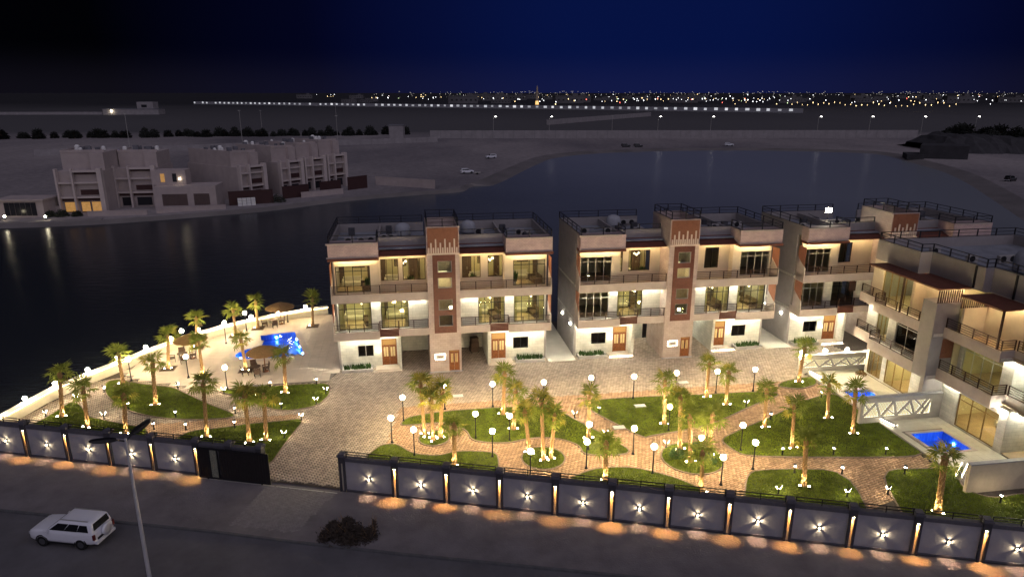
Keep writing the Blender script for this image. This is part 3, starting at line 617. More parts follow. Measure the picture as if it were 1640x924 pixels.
        railing(r,P((5.95,2.3),(5.95,.1),(10.2,.1),(10.2,D-.1),(1.6,D-.1)),12.88,13.6,DARKRAIL,'roof_railing',3,2.0,.032,.04); railing(r,P((5.9,2.3),(1.6,2.3)),12.88,13.4,DARKRAIL,'roof_railing',2,2.0,.032,.04)
        for q in sp.get('ac',[]): acunit(r, s*q[0], q[1], 12.0)
        if sp.get('tank'):
            t = MB(); tx, ty = s*sp['tank'][0], sp['tank'][1]; t.lathe([(.001,0),(.75,0),(.78,.1),(.78,.75),(.6,1.05),(.25,1.2),(.001,1.22)],16,(tx,ty,12.1)); t.build('water_tank', TANKM, r, True)
        rc = random.Random(int(uc*3+s*5))
        for q in range(7):
            x_, y_ = rc.uniform(2.2,9.2), rc.uniform(3.2,8.8); k = MB(); (B(k,x_-.5,x_+.5,y_-.04,y_+.04,12.04,12.12) if q%2 else B(k,x_-.3,x_+.3,y_-.25,y_+.25,12.0,12.0+rc.uniform(.3,.9))); k.build('roof_pipe' if q%2 else 'roof_box', CLUT, r)
        k = MB(); k.cyl((s*rc.uniform(3,8),rc.uniform(4,8),12.0),(s*rc.uniform(3,8),rc.uniform(4,8),12.9),.03,n=5); k.build('roof_pipe', CLUT, r)
        # lamps on the flank
        if sp.get('side'):
            k = MB(); k.box(*sorted((s*10.2,s*10.32)),3.4,3.6,2.9,3.05); k.box(*sorted((s*10.2,s*10.32)),7.0,7.2,2.9,3.05); k.build('flank_lamp', glow('flank lamp', (1,.95,.78), 130), r)
    # stair tower
    wins = [(-.55,.75,9.9,11.0),(-.55,.75,8.4,9.4),(-.55,.75,6.25,7.3),(-.55,.75,4.65,5.75)]
    mb = MB(); wallmesh(mb,-1.5,1.5,0,14.2,-.2,.2,wins+[(.3,1.3,.1,2.2)]); mb.box(-1.5,-1.3,0,4.7,0,14.2); mb.box(1.3,1.5,0,4.7,0,14.2); mb.box(-1.3,1.3,4.5,4.7,0,14.2); mb.box(-1.3,1.3,0,4.5,13.3,13.5); mb.box(-1.3,1.3,2.2,2.3,3.0,13.3); mb.build('stair_tower', PTILE, r)
    mb = MB(); wallmesh(mb,-1.0,1.1,4.0,11.6,-.245,.04,wins); mb.build('tower_panel', BROWN, r)
    for i, wv in enumerate(wins): window(r,*wv,-.15,1,gm=GLASS if spec['tw'][i] else TINT, fm=CAPST)
    for z in (5.9,7.6,9.5,11.2):
        k = MB(); k.box(-.4,.4,1.2,1.6,z,z+.05); k.build('ceiling_panel', CEILG, r) if spec['tw'][min(3,int((z-5.9)/1.7))] else None
    mb = MB(); mb.box(-1.4,1.4,-.23,-.2,11.75,14.1); fl = mb.build('fluted_panel', RUST, r)
    mb = MB(); ribs(mb,-1.4,1.4,-.23,11.75,14.1,22,.03); mb.build('flute', RUST, fl)
    mb = MB()
    for i in range(13):
        x = -1.36+i*.213; mb.box(x,x+.13,-.34,-.26,11.72,11.72+(.55,1.0,.55,1.35)[i%4]); 
    mb.box(-1.5,1.5,-.33,-.2,11.60,11.76); mb.build('crenel_ornament', mat('cream render', (.62,.50,.43), .85, .06, 3), r)
    door(r,.3,1.3,.1,2.2,-.14,2.0)
    sg = MB(); sg.box(-1.0,-.1,-.27,-.24,1.35,1.85); so_ = sg.build('house_sign', mat('sign plate', (.62,.58,.50), .5, 0), r)
    hb = MB(); hb.box(-1.03,-.07,-.238,-.222,1.32,1.88); hb.build('halo_light', glow('sign halo', (1,.93,.72), 16), so_)
    tx = MB()
    for k, (x, w_, h_) in enumerate(((-.72,.05,.14),(-.64,.07,.10),(-.54,.04,.14),(-.47,.07,.09),(-.37,.05,.12))): tx.box(x,x+w_,-.276,-.271,1.55,1.55+h_)
    tx.build('lettering', BROWN, so_)
    mb = MB(); mb.box(-1.6,1.6,-.28,-.2,0,.12); mb.build('plinth', CAPST, r)
    railing(r,[(-1.4,4.6),(-1.4,-.1),(1.4,-.1),(1.4,4.6),(-1.4,4.6)],14.2,14.95,DARKRAIL,'roof_railing',3,1.6,.032,.04)
    return r
lit = dict(L1o=1,L1i=1,L2o=1,L2i=1)
villa(.1, 'twin villa by the pool with every upper window lit', {-1:dict(lit,i2=[(4.15,5.8,8.65,10.8),(1.6,3.75,8.65,10.8)],ac=[(8.6,3.5),(7.4,3.4),(6.5,3.6),(5.3,4.4),(4.6,4.4)],tank=(3.6,7.0),gdark=0,side=1), 1:dict(lit,i2=[(1.9,3.7,8.65,10.8),(4.4,5.85,8.65,10.8)],ac=[(4.0,6.0),(8.4,4.0),(8.0,5.2)],tank=(3.0,7.4),side=1), 'tw':(0,1,1,1)})
villa(23.4, 'middle twin villa with dark left windows and lit open carports', {-1:dict(L1o=0,L1i=1,L2o=0,L2i=1,i2=[(5.35,5.85,8.65,10.8),(2.5,4.75,8.65,10.8)],ac=[(8.7,4.6),(6.3,4.4),(3.2,4.2),(2.4,8.6),(3.3,8.6)],tank=(4.6,8.2),carport=1,step_led=1,side=1), 1:dict(L1o=1,L1i=1,L2o=0,L2i=0,i2=[(3.3,4.8,8.65,10.8)],ac=[(5.2,4.6),(8.2,5.6)],carport=1,step_led=1,side=1), 'tw':(0,1,1,1)})
villa(46.8, 'rear corner twin villa with unlit windows and a bright roof floodlight', {-1:dict(L1o=0,L1i=0,L2o=0,L2i=0,i2=[(3.75,5.2,8.65,10.8)],ac=[(8.9,3.6),(5.0,5.0),(4.0,5.0)],carport=1,step_led=1,side=1,d1=1), 1:dict(L1o=0,L1i=0,L2o=0,L2i=0,i2=[(3.75,5.2,8.65,10.8)],ac=[(4.0,6.0)],d1=1,nl2=1), 'tw':(0,0,0,0)})
# floodlight on the roof of the corner villa
t = thing('roof_floodlight', (*tw(41.6,5.0),12.0), TA, 'bright floodlight on a mast above the corner villa roof', 'floodlight')
mb = MB(); mb.cyl((0,0,0),(0,0,1.75),.04); mb.build('mast', DARKRAIL, t)
mb = MB(); mb.box(-.36,.36,-.05,.08,1.50,2.02); hd = mb.build('housing', BLACK, t)
mb = MB(); mb.box(-.33,.33,-.09,-.055,1.53,1.99); mb.build('lens', glow('floodlight lens', (1,.9,.66), 160), hd)
mb = MB(); mb.box(-.3,.3,-.3,.3,0,.05); mb.build('foot', DARKRAIL, t)
# ------------------------------------------------------------------ garden villas on the right, turned towards the pools
def garden_villas():
    r = thing('villa', (OX,OY,0), TA, 'grey garden villa pair with stepped balconies behind the lit screen walls', 'villa')
    def bx(name, m, *boxes):
        mb = MB(); [mb.box(*b) for b in boxes]; return mb.build(name, m, r)
    UB = 54
    # ground storey
    mb = MB(); wallmesh(mb,-16.0,-6.5,0,3.5,39.8,.25,[(-12.4,-9.2,.18,2.95),(-8.7,-6.8,.18,2.95)],'y'); wallmesh(mb,-22.2,-16.0,0,3.5,39.8,.25,[(-21.5,-17.7,.18,2.95)],'y'); wallmesh(mb,40.05,42.4,0,3.5,-22.2,.25,[],'x'); wallmesh(mb,-31,-22.2,0,3.5,42.4,.25,[(-27.5,-23.0,.18,2.95)],'y'); mb.build('ground_wall', STONE, r)
    YF = mat('yellow bronze frame', (.20,.13,.05), .4, .1, 5)
    for h in ((-12.4,-9.2),(-8.7,-6.8),(-21.5,-17.7)): window(r,h[0],h[1],.18,2.95,39.86,3,2.45,fm=YF,ax='y')
    window(r,-27.5,-23.0,.18,2.95,42.46,3,2.45,fm=YF,ax='y')
    bx('floor_slab', CEIL, (38.15,UB,-15.9,-8.7,3.5,3.75),(39.1,UB,-8.7,-5.5,3.5,3.75),(39.15,UB,-21.3,-15.9,3.5,3.75),(40.35,UB,-31,-21.3,3.5,3.75),(38.15,UB,-15.9,-8.7,7.1,7.35),(39.1,UB,-8.7,-5.5,7.1,7.35),(39.15,UB,-21.3,-15.9,7.1,7.35),(40.35,UB,-31,-21.3,7.1,7.35))
    for z0,z1 in ((3.45,4.4),(7.05,7.9)):
        bx('balcony_fascia', STUC, (38.95,39.1,-8.7,-5.5,z0,z1),(38,38.15,-14.4,-8.7,z0,z1),(38.15,39.1,-8.85,-8.7,z0,z1),(39.0,39.15,-21.3,-15.9,z0,z1),(39.15,40.2,-21.3,-21.15,z0,z1),(40.2,40.35,-31,-21.15,z0,z1),(39.1,42,-5.65,-5.5,z0,z1))
    railing(r,[(39.02,-5.6),(39.02,-8.6)],4.4,5.2,RAIL); railing(r,[(39.0,-8.77),(38.08,-8.77),(38.08,-14.3)],4.4,5.2,RAIL)
    railing(r,[(39.02,-5.6),(39.02,-8.6)],7.9,8.7,RAIL); railing(r,[(39.0,-8.77),(38.08,-8.77),(38.08,-14.2),(39.7,-14.2)],7.9,8.7,RAIL)
    for z in (4.4,7.9): railing(r,[(39.08,-16.0),(39.08,-21.22),(40.2,-21.22)],z,z+.8,RAIL); railing(r,[(40.27,-21.4),(40.27,-30)],z,z+.8,RAIL)
    # party mass between the two houses
    bx('party_wall', STUC2, (38,42,-15.9,-14.4,3.5,9.9),(40.05,42,-15.9,-15.0,0,3.5),(38.0,39.8,-15.9,-15.5,0,3.5))
    # first storey
    mb = MB(); wallmesh(mb,-14.4,-5.8,3.75,7.1,39.8,.22,[(-13.6,-9.7,3.9,6.55),(-8.7,-7.2,3.9,6.4)],'y'); wallmesh(mb,-21.2,-15.9,3.75,7.1,40.6,.22,[(-20.2,-16.5,3.9,6.6)],'y'); wallmesh(mb,-31,-21.2,3.75,7.1,41.8,.22,[],'y'); wallmesh(mb,40.82,41.8,3.75,7.1,-21.2,.2,[],'x'); mb.build('first_floor_wall', STONE, r)
    window(r,-13.6,-9.7,3.9,6.55,39.88,3,6.0,ax='y',gm=TINT); window(r,-8.7,-7.2,3.9,6.4,39.88,3,ax='y',fm=YF); window(r,-20.2,-16.5,3.9,6.6,40.68,4,6.1,ax='y')
    bx('brown_slats', RUST, *[(39.05+.13*k,39.12+.13*k,-15.98,-15.92,5.25,6.9) for k in range(11)])
    bx('white_slats', WHITEP, *[(38.3+.17*k,38.39+.17*k,-14.42,-14.36,5.3,7.0) for k in range(9)])
    # second storey terraces
    mb = MB(); wallmesh(mb,-11.2,-5.8,7.35,12.9,39.8,.22,[(-10.9,-7.2,7.5,10.4)],'y'); wallmesh(mb,-15.9,-11.2,7.35,11,40.9,.22,[(-14.6,-13.7,7.5,10.0)],'y'); mb.box(40.02,40.9,-11.2,-11.0,7.35,12.9); mb.build('upper_wall', CREAM, r)
    mb = MB(); mb.box(39.6,41.6,-16.9,-16.7,7.35,9.85); wallmesh(mb,-31,-16.9,7.35,11,41.6,.22,[(-23.8,-20.4,7.5,10.2)],'y'); mb.build('upper_wall', CREAM, r)
    window(r,-10.9,-7.2,7.5,10.4,39.88,4,ax='y',fm=YF); window(r,-14.6,-13.7,7.5,10.0,40.98,1,ax='y',fm=YF); window(r,-23.8,-20.4,7.5,10.2,41.68,3,ax='y',fm=YF)
    bx('upper_parapet', STUC2, (40.9,41.1,-16.8,-11.2,11.0,12.9),(41.62,41.82,-31,-16.8,10.95,12.9),(41.1,41.82,-16.8,-16.6,10.95,12.9),(39.79,39.798,-11.2,-5.8,11.1,12.9))
    bx('downpipe', BLACK, (40.78,40.9,-16.0,-15.88,11.1,12.9)); bx('downpipe', BLACK, (41.5,41.62,-19.0,-18.88,11.0,12.9))
    mb = MB()
    for k in range(17): mb.box(38.0,40.88 if k > 7 else 39.78, -7.4-(k+1)*.494+.003,-7.4-k*.494,10.95,11.08)
    mb.build('awning', BROWN2, r)
    bx('awning', BROWN2, *[(38.8,41.58,-17.1-(k+1)*.48+.003,-17.1-k*.48,10.82,10.95) for k in range(8)])
    bx('slat_panel', RAIL, *[(38.05+.2*k,38.13+.2*k,-15.85,-15.78,9.92,10.93) for k in range(15)], (38.0,41.0,-15.87,-15.76,9.86,9.92))
    bx('slat_panel', RAIL, *[(39.0+.18*k,39.07+.18*k,-17.15,-17.08,9.85,10.80) for k in range(15)])
    bx('slat_panel', RAIL, *[(37.7+.1*k,37.75+.1*k,-5.55,-5.48,7.95,8.9) for k in range(7)])
    for v in (-11.9,): bx('post', RAIL, (38.02,38.14,v-.06,v+.06,7.9,10.95))
    bx('post', RAIL, (39.02,39.14,-20.9,-20.78,7.9,10.82))
    # rooms behind the glass
    bx('room_wall', INWALL, (44,44.15,-16,-6.5,.15,11),(46,46.15,-31,-16,.15,11),(40.05,44,-9.05,-8.9,.15,3.5),(40.05,46,-16.1,-16.0,.15,11),(40.02,44,-9.3,-9.2,3.75,7.1))
    bx('room_floor', INFLOOR, (39.9,46,-31,-6.5,.1,.14),(39.9,46,-31,-5.8,3.75,3.77),(40,46,-31,-5.8,7.35,7.37))
    for b in ((41.4,42.6,-11.5,-10.3,3.42,3.48),(42.0,43.2,-20.2,-19.0,3.42,3.48),(43.5,44.5,-26,-25,3.42,3.48),(41.5,42.3,-8.2,-7.5,7.0,7.08),(41.5,42.3,-8.0,-7.2,3.42,3.48),(42.0,42.6,-19.4,-18.8,7.0,7.08),(41,41.8,-9.4,-8.6,10.9,10.98),(42.3,43,-23,-22.3,10.9,10.98)): bx('ceiling_panel', CEILG if b[4] > 6 else CEILL, b)
    # light strips under the soffits
    bx('led_strip', LEDY, (39.55,39.6,-10.8,-7.4,10.88,10.93),(40.55,40.6,-15.4,-11.5,10.88,10.93)); bx('led_strip', LEDY, (39.7,41.3,-17.35,-17.30,10.75,10.80),(41.4,41.45,-20.8,-17.4,10.75,10.80))
    bx('led_strip', LEDC, (40.3,40.36,-21.2,-20.3,7.03,7.08),(40.9,41.7,-21.5,-21.44,7.03,7.08),(41.5,41.56,-30,-21.8,7.03,7.08)); bx('led_strip', LEDC, (39.5,39.56,-9.3,-8.8,7.03,7.08),(39.5,39.56,-7.1,-6.0,7.03,7.08))
    bx('led_strip', LEDC, (39.55,39.6,-14.2,-12.5,3.44,3.48),(39.55,39.6,-22.1,-21.4,3.44,3.48),(40.2,42.2,-22.5,-22.44,3.44,3.48),(39.55,39.6,-17.6,-16.4,3.44,3.48),(39.55,39.6,-9.2,-8.7,3.44,3.48))
    # roof
    bx('roof', ROOF, (41.1,UB,-16.6,-6.0,11.9,12.0),(41.8,UB,-31,-16.6,11.9,12.0),(39.9,41.1,-11.0,-6.0,11.9,12.0))
    bx('parapet', STUC2, (40.02,UB,-6.0,-5.8,7.35,12.88),(UB-.2,UB,-31,-6,0,12.88)); bx('flank_wall', STUC2, (40.05,UB,-6.5,-6.3,0,7.35))
    railing(r,[(39.9,-6.0),(39.9,-11.1),(41.0,-11.1),(41.0,-16.7),(41.72,-16.7),(41.72,-30.5)],12.9,13.6,DARKRAIL,'roof_railing',3,2.0,.032,.04); railing(r,[(39.9,-5.9),(UB-.1,-5.9),(UB-.1,-30)],12.9,13.6,DARKRAIL,'roof_railing',3,2.0,.032,.04)
    for x,y in ((43.0,-9.0),(46.5,-12.5),(47.4,-12.5),(44,-12),(44.2,-19.5)): acunit(r,x,y,12.0)
    t = MB(); t.lathe([(.001,0),(1.25,0),(1.3,.15),(1.3,1.1),(1.1,1.5),(.5,1.75),(.001,1.8)],18,(46.2,-15.6,12.1)); t.build('water_tank', TANKM, r, True)
garden_villas()

# terraces with private pools, lit screen walls
WALLG = mat('grey garden wall render', (.40,.37,.33), .9, .1, 1.5, .2, 30)
for (u0,u1,v0,v1,hole,lab) in ((34.3,39.75,-23.4,-16.35,POOLE,'pale tiled terrace round the small plunge pool behind the second screen'),(34.2,39.75,-16.05,-6.0,POOLD,'pale tiled terrace between the two lit screen walls')):
    mb = MB(); vs = [(u0,v0),(u1,v0),(u1,v1),(u0,v1)]
    al = [(p[0],p[1],.09) for p in vs+hole]; tri = geometry.tessellate_polygon([[Vector((p[0],p[1],0)) for p in vs],[Vector((p[0],p[1],0)) for p in hole]])
    mb.add(al, [t if ccw(al,t) else t[::-1] for t in tri]); mb.box(u0-.12,u0,v0,v1,-.03,.14)
    d = tag(fr('terrace', mb, mat('tile bed',(.25,.22,.19),.9,.1,2)), lab, 'terrace', kind='structure')
    g = [(hole[0][0]-.4,hole[0][1]-.4),(hole[1][0]+.4,hole[1][1]-.4),(hole[2][0]+.4,hole[2][1]+.4),(hole[3][0]-.4,hole[3][1]+.4)]
    tag(tiles('terrace_tiles', vs, .12, .6, TILE, holes=[g]).build('terrace_tiles', mat('terrace tile', (.58,.54,.44), .6, .08, .8), d), kind='stuff')
pool(POOLE, 'small rectangular blue plunge pool beside the second screen wall', [(35.9,-18.42,0,-1),(38.28,-19.6,-1,0),(38.28,-20.9,-1,0)], .12, .72, .3)
pool(POOLD, 'blue plunge pool half hidden behind the second screen wall', [(35.02,-11.5,1,0),(37.4,-11.0,-1,0)], .12, .72, .3)
def _pl(x, y, tx, ty):
    a = tl(x,y); b = tl(tx,ty); return (a[0],a[1],b[0]-a[0],b[1]-a[1])
pool(POOLL, 'large blue swimming pool with a rounded paddling bay on the deck', [_pl(-26.3,71.72,-25,68),_pl(-23.85,71.1,-26,69),_pl(-22.85,68.85,-26,68),_pl(-21.95,66.9,-26,67),_pl(-26.95,67.95,-24,67),_pl(-28.0,65.6,-25,66)], .05)
SCREEN = glow('backlit screen edge', (1.0,.92,.62), 2.6); LATT = mat('pale lattice stone', (.55,.52,.42), .8, .1, 4)
SBACK = mat('backlit panel', (.6,.55,.4), .7, .1, 3, emit=(1,.9,.58), es=.75)
def screen_wall(u0, u1, v, z1, label, p0, p1):
    r = thing('screen_wall', (OX,OY,0), TA, label, 'wall', 'lit lattice screen walls between the terraces')
    mb = MB(); zb, zt = .50, z1-.42
    wallmesh(mb,u0,u1,-.03,z1,v,.3,[(p0,p1,zb,zt)]); mb.build('wall', WALLG, r)
    mb = MB(); mb.box(u0-.05,u1,v-.06,v+.36,z1,z1+.08); mb.build('coping', CAPST, r)
    mb = MB(); mb.box(p0,p1,v+.18,v+.2,zb,zt); mb.build('back_panel', SBACK, r)
    # slanting bars that cut the opening into triangles
    n = 4; w = (p1-p0)/n; bars = []
    for i in range(n):
        a, b = p0+i*w, p0+(i+1)*w
        if i%2 == 0: bars += [((a,zb),(a+w*.75,zt)),((a+w*.36,zt-(zt-zb)*.52),(a,zt)) if i == 0 else ((a+w*.4,zb+(zt-zb)*.53),(a+w*.95,zb)),((b-w*.3,zt),(b+w*.06,zb))]
        else: bars += [((a+w*.12,zb),(a+w*.75,zt)),((a+w*.42,zb+(zt-zb)*.48),(b,zb)) if i == 1 else ((a,zt),(a+w*.55,zb+(zt-zb)*.4)),((b-w*.25,zt),(b,zb)) if i == 1 else ((a+w*.5,zb),(b,zt))]
    bb = MB(); ee = MB(); rr = random.Random(3)
    def strip(mb, p, q, wd, y0, y1):
        d = (Vector(q)-Vector(p)).normalized(); nn = Vector((-d.y,d.x))*wd
        pts = [Vector(p)-nn,Vector(q)-nn,Vector(q)+nn,Vector(p)+nn]
        pts = [(min(max(t.x,p0),p1),min(max(t.y,zb),zt)) for t in pts]
        mb.plate([tuple(t) for t in pts],'y',y0,y1)
    for p, q in bars: strip(bb,p,q,.07,v+.01,v+.17)
    o = bb.build('slanting_bars', WALLG, r)
    for p, q in bars: strip(ee,p,q,.105,v+.172,v+.178)
    for p, q in (((p0,zb),(p1,zb)),((p0,zt),(p1,zt)),((p0,zb),(p0,zt)),((p1,zb),(p1,zt))): strip(ee,p,q,.05,v+.165,v+.171)
    ee.build('light_edge', SCREEN, o)
    lt = MB(); k = 0
    for j in range(7):
        for i in range(int((p1-p0)/.24)):
            x = p0+.12+i*.24+(j%2)*.12; z = zb+.1+j*(zt-zb-.2)/6
            if x < p1-.1: lt.lathe([(.055,0),(.09,0),(.09,.02),(.055,.02),(.055,0)],6,(0,0,0)); m = lt.v[-30:]; lt.v[-30:] = [(x+a,v+.15+c,z+b) for a,b,c in m]
    lt.build('lattice', LATT, r)
    return r
screen_wall(32.5, 39.75, -16.2, 2.25, 'second lit screen wall, beside the open plunge pool', 32.75, 38.9)
screen_wall(33.4, 40.9, -5.85, 1.75, 'first lit screen wall, under the globes facing the corner villa', 33.7, 40.4)
r = thing('boundary_wall', (OX,OY,0), TA, 'plain beige low wall closing the plunge pool terrace', 'wall')
mb = MB(); mb.box(33.3,46,-26.35,-26.1,-.03,2.1); mb.build('wall', mat('beige render', (.50,.42,.33), .9, .1, 1.5, .2, 30), r)
mb = MB(); mb.box(33.25,46,-26.4,-26.05,2.1,2.18); mb.build('coping', CAPST, r)
for (u0,v0,u1,v1,lab) in ((34.35,-15.9,34.75,-17.4,'sloping planter edge with a light strip at the second screen wall'),(34.3,-6.2,34.6,-7.9,'short planter edge with a light strip at the first screen wall'),(34.2,-24.9,35.9,-23.5,'planter edge with a light strip beside the big corner palm')):
    t = thing('planter_edge', (OX,OY,0), TA, lab, 'planter'); d = Vector((u1-u0,v1-v0)).normalized(); nn = Vector((-d.y,d.x))
    a, b = Vector((u0,v0)), Vector((u1,v1)); mb = MB(); mb.prism([a,b,b+nn*.3,a+nn*.3],-.03,.4); mb.build('kerbstone', WALLG, t)
    mb = MB(); mb.prism([a-nn*.03,b-nn*.03,b-nn*.002,a-nn*.002],.28,.36); mb.prism([a+nn*.302,b+nn*.302,b+nn*.33,a+nn*.33],.28,.33); mb.build('led_strip', LEDS, t)

PASS = mat('pale passage concrete', (.62,.58,.50), .8, .08, 1, .1, 20)
for u0,u1,lab in ((10.35,13.15,'between the pool villa and the middle villa'),(33.65,36.5,'between the middle villa and the corner villa')):
    mb = MB(); mb.box(u0,u1,.7,12.8,-.02,.06); tag(fr('side_passage', mb, PASS), 'pale concrete side passage '+lab, 'passage', kind='structure')
# ------------------------------------------------------------------ street wall with piers, lamps and gate
WPAN = mat('grey wall panel', (.31,.295,.32), .9, .16, .7, .25, 30)
WPIER = mat('dark pier stone', (.055,.052,.06), .85, .15, 3, .1, 20)
WCOP = mat('dark coping', (.095,.09,.105), .85, .15, 3)
NICHE = mat('pale pier niche', (.52,.46,.36), .8, .15, 6, .4, 25)
STARC = glow('star lamp core', (1.0,.88,.62), 30)
PLAMP = glow('pier lamp lens', (1.0,.80,.42), 190)
def fobj(name, mb, m, parent): return mb.build(name, m, parent)
def street_wall(label, piers, ends):
    r = thing('street_wall', (*fw(0,0),0), FA, label, 'wall')
    for a, b in zip(piers[:-1], piers[1:]):
        p = MB(); p.box(a+.22,b-.22,0,.22,.02,2.25); p.build('panel', WPAN, r)
        p = MB(); p.box(a+.22,b-.22,-.05,.30,2.25,2.5); p.build('coping', WCOP, r)
        q = MB(); 
        for z in (2.72,2.92): q.box(a+.24,b-.24,.08,.13,z-.022,z+.022)
        for x in ((a+b)/2,a+.3,b-.3): q.box(x-.025,x+.025,.08,.13,2.5,2.92)
        q.build('top_rail', BLACK, r)
        q = MB(); q.box(a+.22,b-.22,-.04,0,.02,.14); q.build('plinth', WCOP, r)
    for w in piers:
        p = MB(); p.box(w-.22,w-.085,-.14,.34,0,2.6); p.box(w+.085,w+.22,-.14,.34,0,2.6); p.box(w-.085,w+.085,-.02,.34,0,2.15); p.box(w-.085,w+.085,-.14,.34,2.15,2.6); pr = p.build('pier', WPIER, r)
        c = MB(); c.box(w-.28,w+.28,-.20,.40,2.6,2.72); c.box(w-.22,w+.22,-.14,.34,2.72,2.80); c.build('pier_cap', WCOP, pr)
        c = MB(); c.box(w-.083,w+.083,-.03,-.022,.02,2.14); c.build('niche_facing', NICHE, pr)
    return r
LEFT = [-28.3,-24.8,-21.27,-17.76,-14.25,-10.75]; RIGHT = [.12,3.82,7.36,10.9,14.5,18.05,21.5,25.1,28.55,32.05,35.55,39.1,42.6,46.1]
street_wall('grey panelled street wall between the lagoon and the sliding gate', LEFT+[-8.2,-5.9], 0)
street_wall('long grey panelled street wall running from the gate pier past the garden', RIGHT, 0)
# lamps of the wall
spot_d = {}; rr_s = random.Random(2)
def spot(parent, loc, d, energy, angle, color, blend=.3, rad=.05):
    key = (energy, angle, color, blend, rad)
    if key not in spot_d:
        l = bpy.data.lights.new('lamp_light', 'SPOT'); l.energy = energy; l.spot_size = R(angle); l.spot_blend = blend; l.color = color; l.shadow_soft_size = rad; spot_d[key] = l
    o = link('lamp_light', spot_d[key], parent, loc); o.rotation_mode = 'QUATERNION'; o.rotation_quaternion = Vector(d).to_track_quat('-Z','Y'); return o
ORD = ['first','second','third','fourth','fifth','sixth','seventh','eighth','ninth','tenth','eleventh','twelfth','thirteenth','fourteenth','fifteenth','sixteenth','seventeenth','eighteenth','nineteenth','twentieth']
def star_lamp(loc, rz, label, group):
    t = thing('wall_lamp', loc, rz, label, 'lamp', group)
    mb = MB(); mb.cyl((0,0,0),(0,-.02,0),.13,n=12); mb.build('backplate', BLACK, t)
    mb = MB(); mb.sphere((0,-.075,0),.062,8,6); mb.build('lamp_core', STARC, t, True)
    mb = MB()
    for k in range(4):
        a = math.pi/4+k*math.pi/2; c, s = math.cos(a), math.sin(a); w = .012
        mb.add([(c*.05-s*w,-.02,s*.05+c*w),(c*.05+s*w,-.02,s*.05-c*w),(c*.21+s*w,-.02,s*.21-c*w),(c*.21-s*w,-.02,s*.21+c*w),(c*.05-s*w,-.11,s*.05+c*w),(c*.05+s*w,-.11,s*.05-c*w),(c*.21+s*w,-.06,s*.21-c*w),(c*.21-s*w,-.06,s*.21+c*w)], [(0,3,2,1),(4,5,6,7),(0,1,5,4),(1,2,6,5),(2,3,7,6),(3,0,4,7)])
    mb.build('fin', BLACK, t)
    spot(t,(0,-.34,-.06),(0,-.13,-1),110,60,(1,.58,.34),.08,.012)
    es_ = rr_s.choice((22,28,36))
    for dx,dz in ((1,0),(-1,0),(0,1),(0,-1)): spot(t,(dx*.075,-.075,dz*.075),(dx+rr_s.uniform(-.12,.12),.12,dz+rr_s.uniform(-.12,.12)),es_,84,(1,.80,.46),.6,.02)
    return t
def pier_lamp(loc, rz, label, group):
    t = thing('pier_downlight', loc, rz, label, 'lamp', group)
    mb = MB(); mb.box(-.08,.08,-.135,-.03,.0,.06); mb.build('housing', BLACK, t)
    mb = MB(); mb.box(-.06,.06,-.12,-.04,-.02,-.001); mb.build('lens', PLAMP, t)
    spot(t,(0,-.10,-.04),(rr_s.uniform(-.06,.06),-.07+rr_s.uniform(-.05,.03),-1),rr_s.choice((650,850,1050)),rr_s.choice((58,64,70)),(1,.44,.11),.85,.04)
    return t
for lst, side in ((LEFT[:-1]+[LEFT[-1]],'left'),(RIGHT,'right')):
    prs = list(zip(lst[:-1], lst[1:])); prs = prs[::-1] if side == 'left' else prs
    for q_, (a, b) in enumerate(prs):
        star_lamp((*fw((a+b)/2,-.002),1.08), FA, ORD[q_]+' cross finned star lamp on the grey wall counted '+('from the sliding gate ' if side == 'left' else 'from the single gate pier'), 'star lamps on the street wall '+side)
    for q_, w in enumerate(lst[::-1] if side == 'left' else lst[1:]):
        pier_lamp((*fw(w,-.0),2.10), FA, ORD[q_]+' wall pier downlight with orange pool of light counted '+('from the sliding gate ' if side == 'left' else 'from the single gate pier'), 'pier downlights of the street wall '+side)
# sliding gate leaf standing open in front of the wall
t = thing('sliding_gate', (*fw(0,0),0), FA, 'black ribbed sliding gate rolled open along the wall', 'gate')
mb = MB(); x0, x1 = -10.45, -5.05; mb.box(x0,x1,-.42,-.36,.08,.2); mb.box(x0,x1,-.42,-.36,2.3,2.42); mb.box(x0,x0+.1,-.42,-.36,.2,2.3); mb.box(x1-.1,x1,-.42,-.36,.2,2.3); mb.box(-9.55,-9.45,-.42,-.36,.2,2.3); mb.box(-8.95,-8.85,-.42,-.36,.2,2.3); mb.build('gate_frame', BLACK, t)
for k in range(26):
    x = x0+.1+k*.2
    if x > x1-.15: break
    if -9.6 < x < -8.9: continue
    p = MB(); p.box(x+.005,x+.195,-.405,-.375,.2,2.3); p.build('board', mat('gate sheet', (.016,.013,.013), .55, .2, 3), t)
p = MB(); p.box(-9.45,-8.95,-.40,-.385,.2,2.3); p.build('pierced_panel', mat('pierced stone panel', (.20,.20,.15), .8, .9, 22, .3, 40), t)
for x in (-9.8,-5.7): p = MB(); p.cyl((x,-.43,.05),(x,-.35,.05),.06,n=12); p.build('roller', BLACK, t)
t = thing('gate_track', (*fw(0,0),0), FA, 'steel gate rail set across the entrance', 'rail'); mb = MB(); mb.box(-10.6,-.2,-.44,-.34,-.01,.012); mb.build('rail', ALU, t)
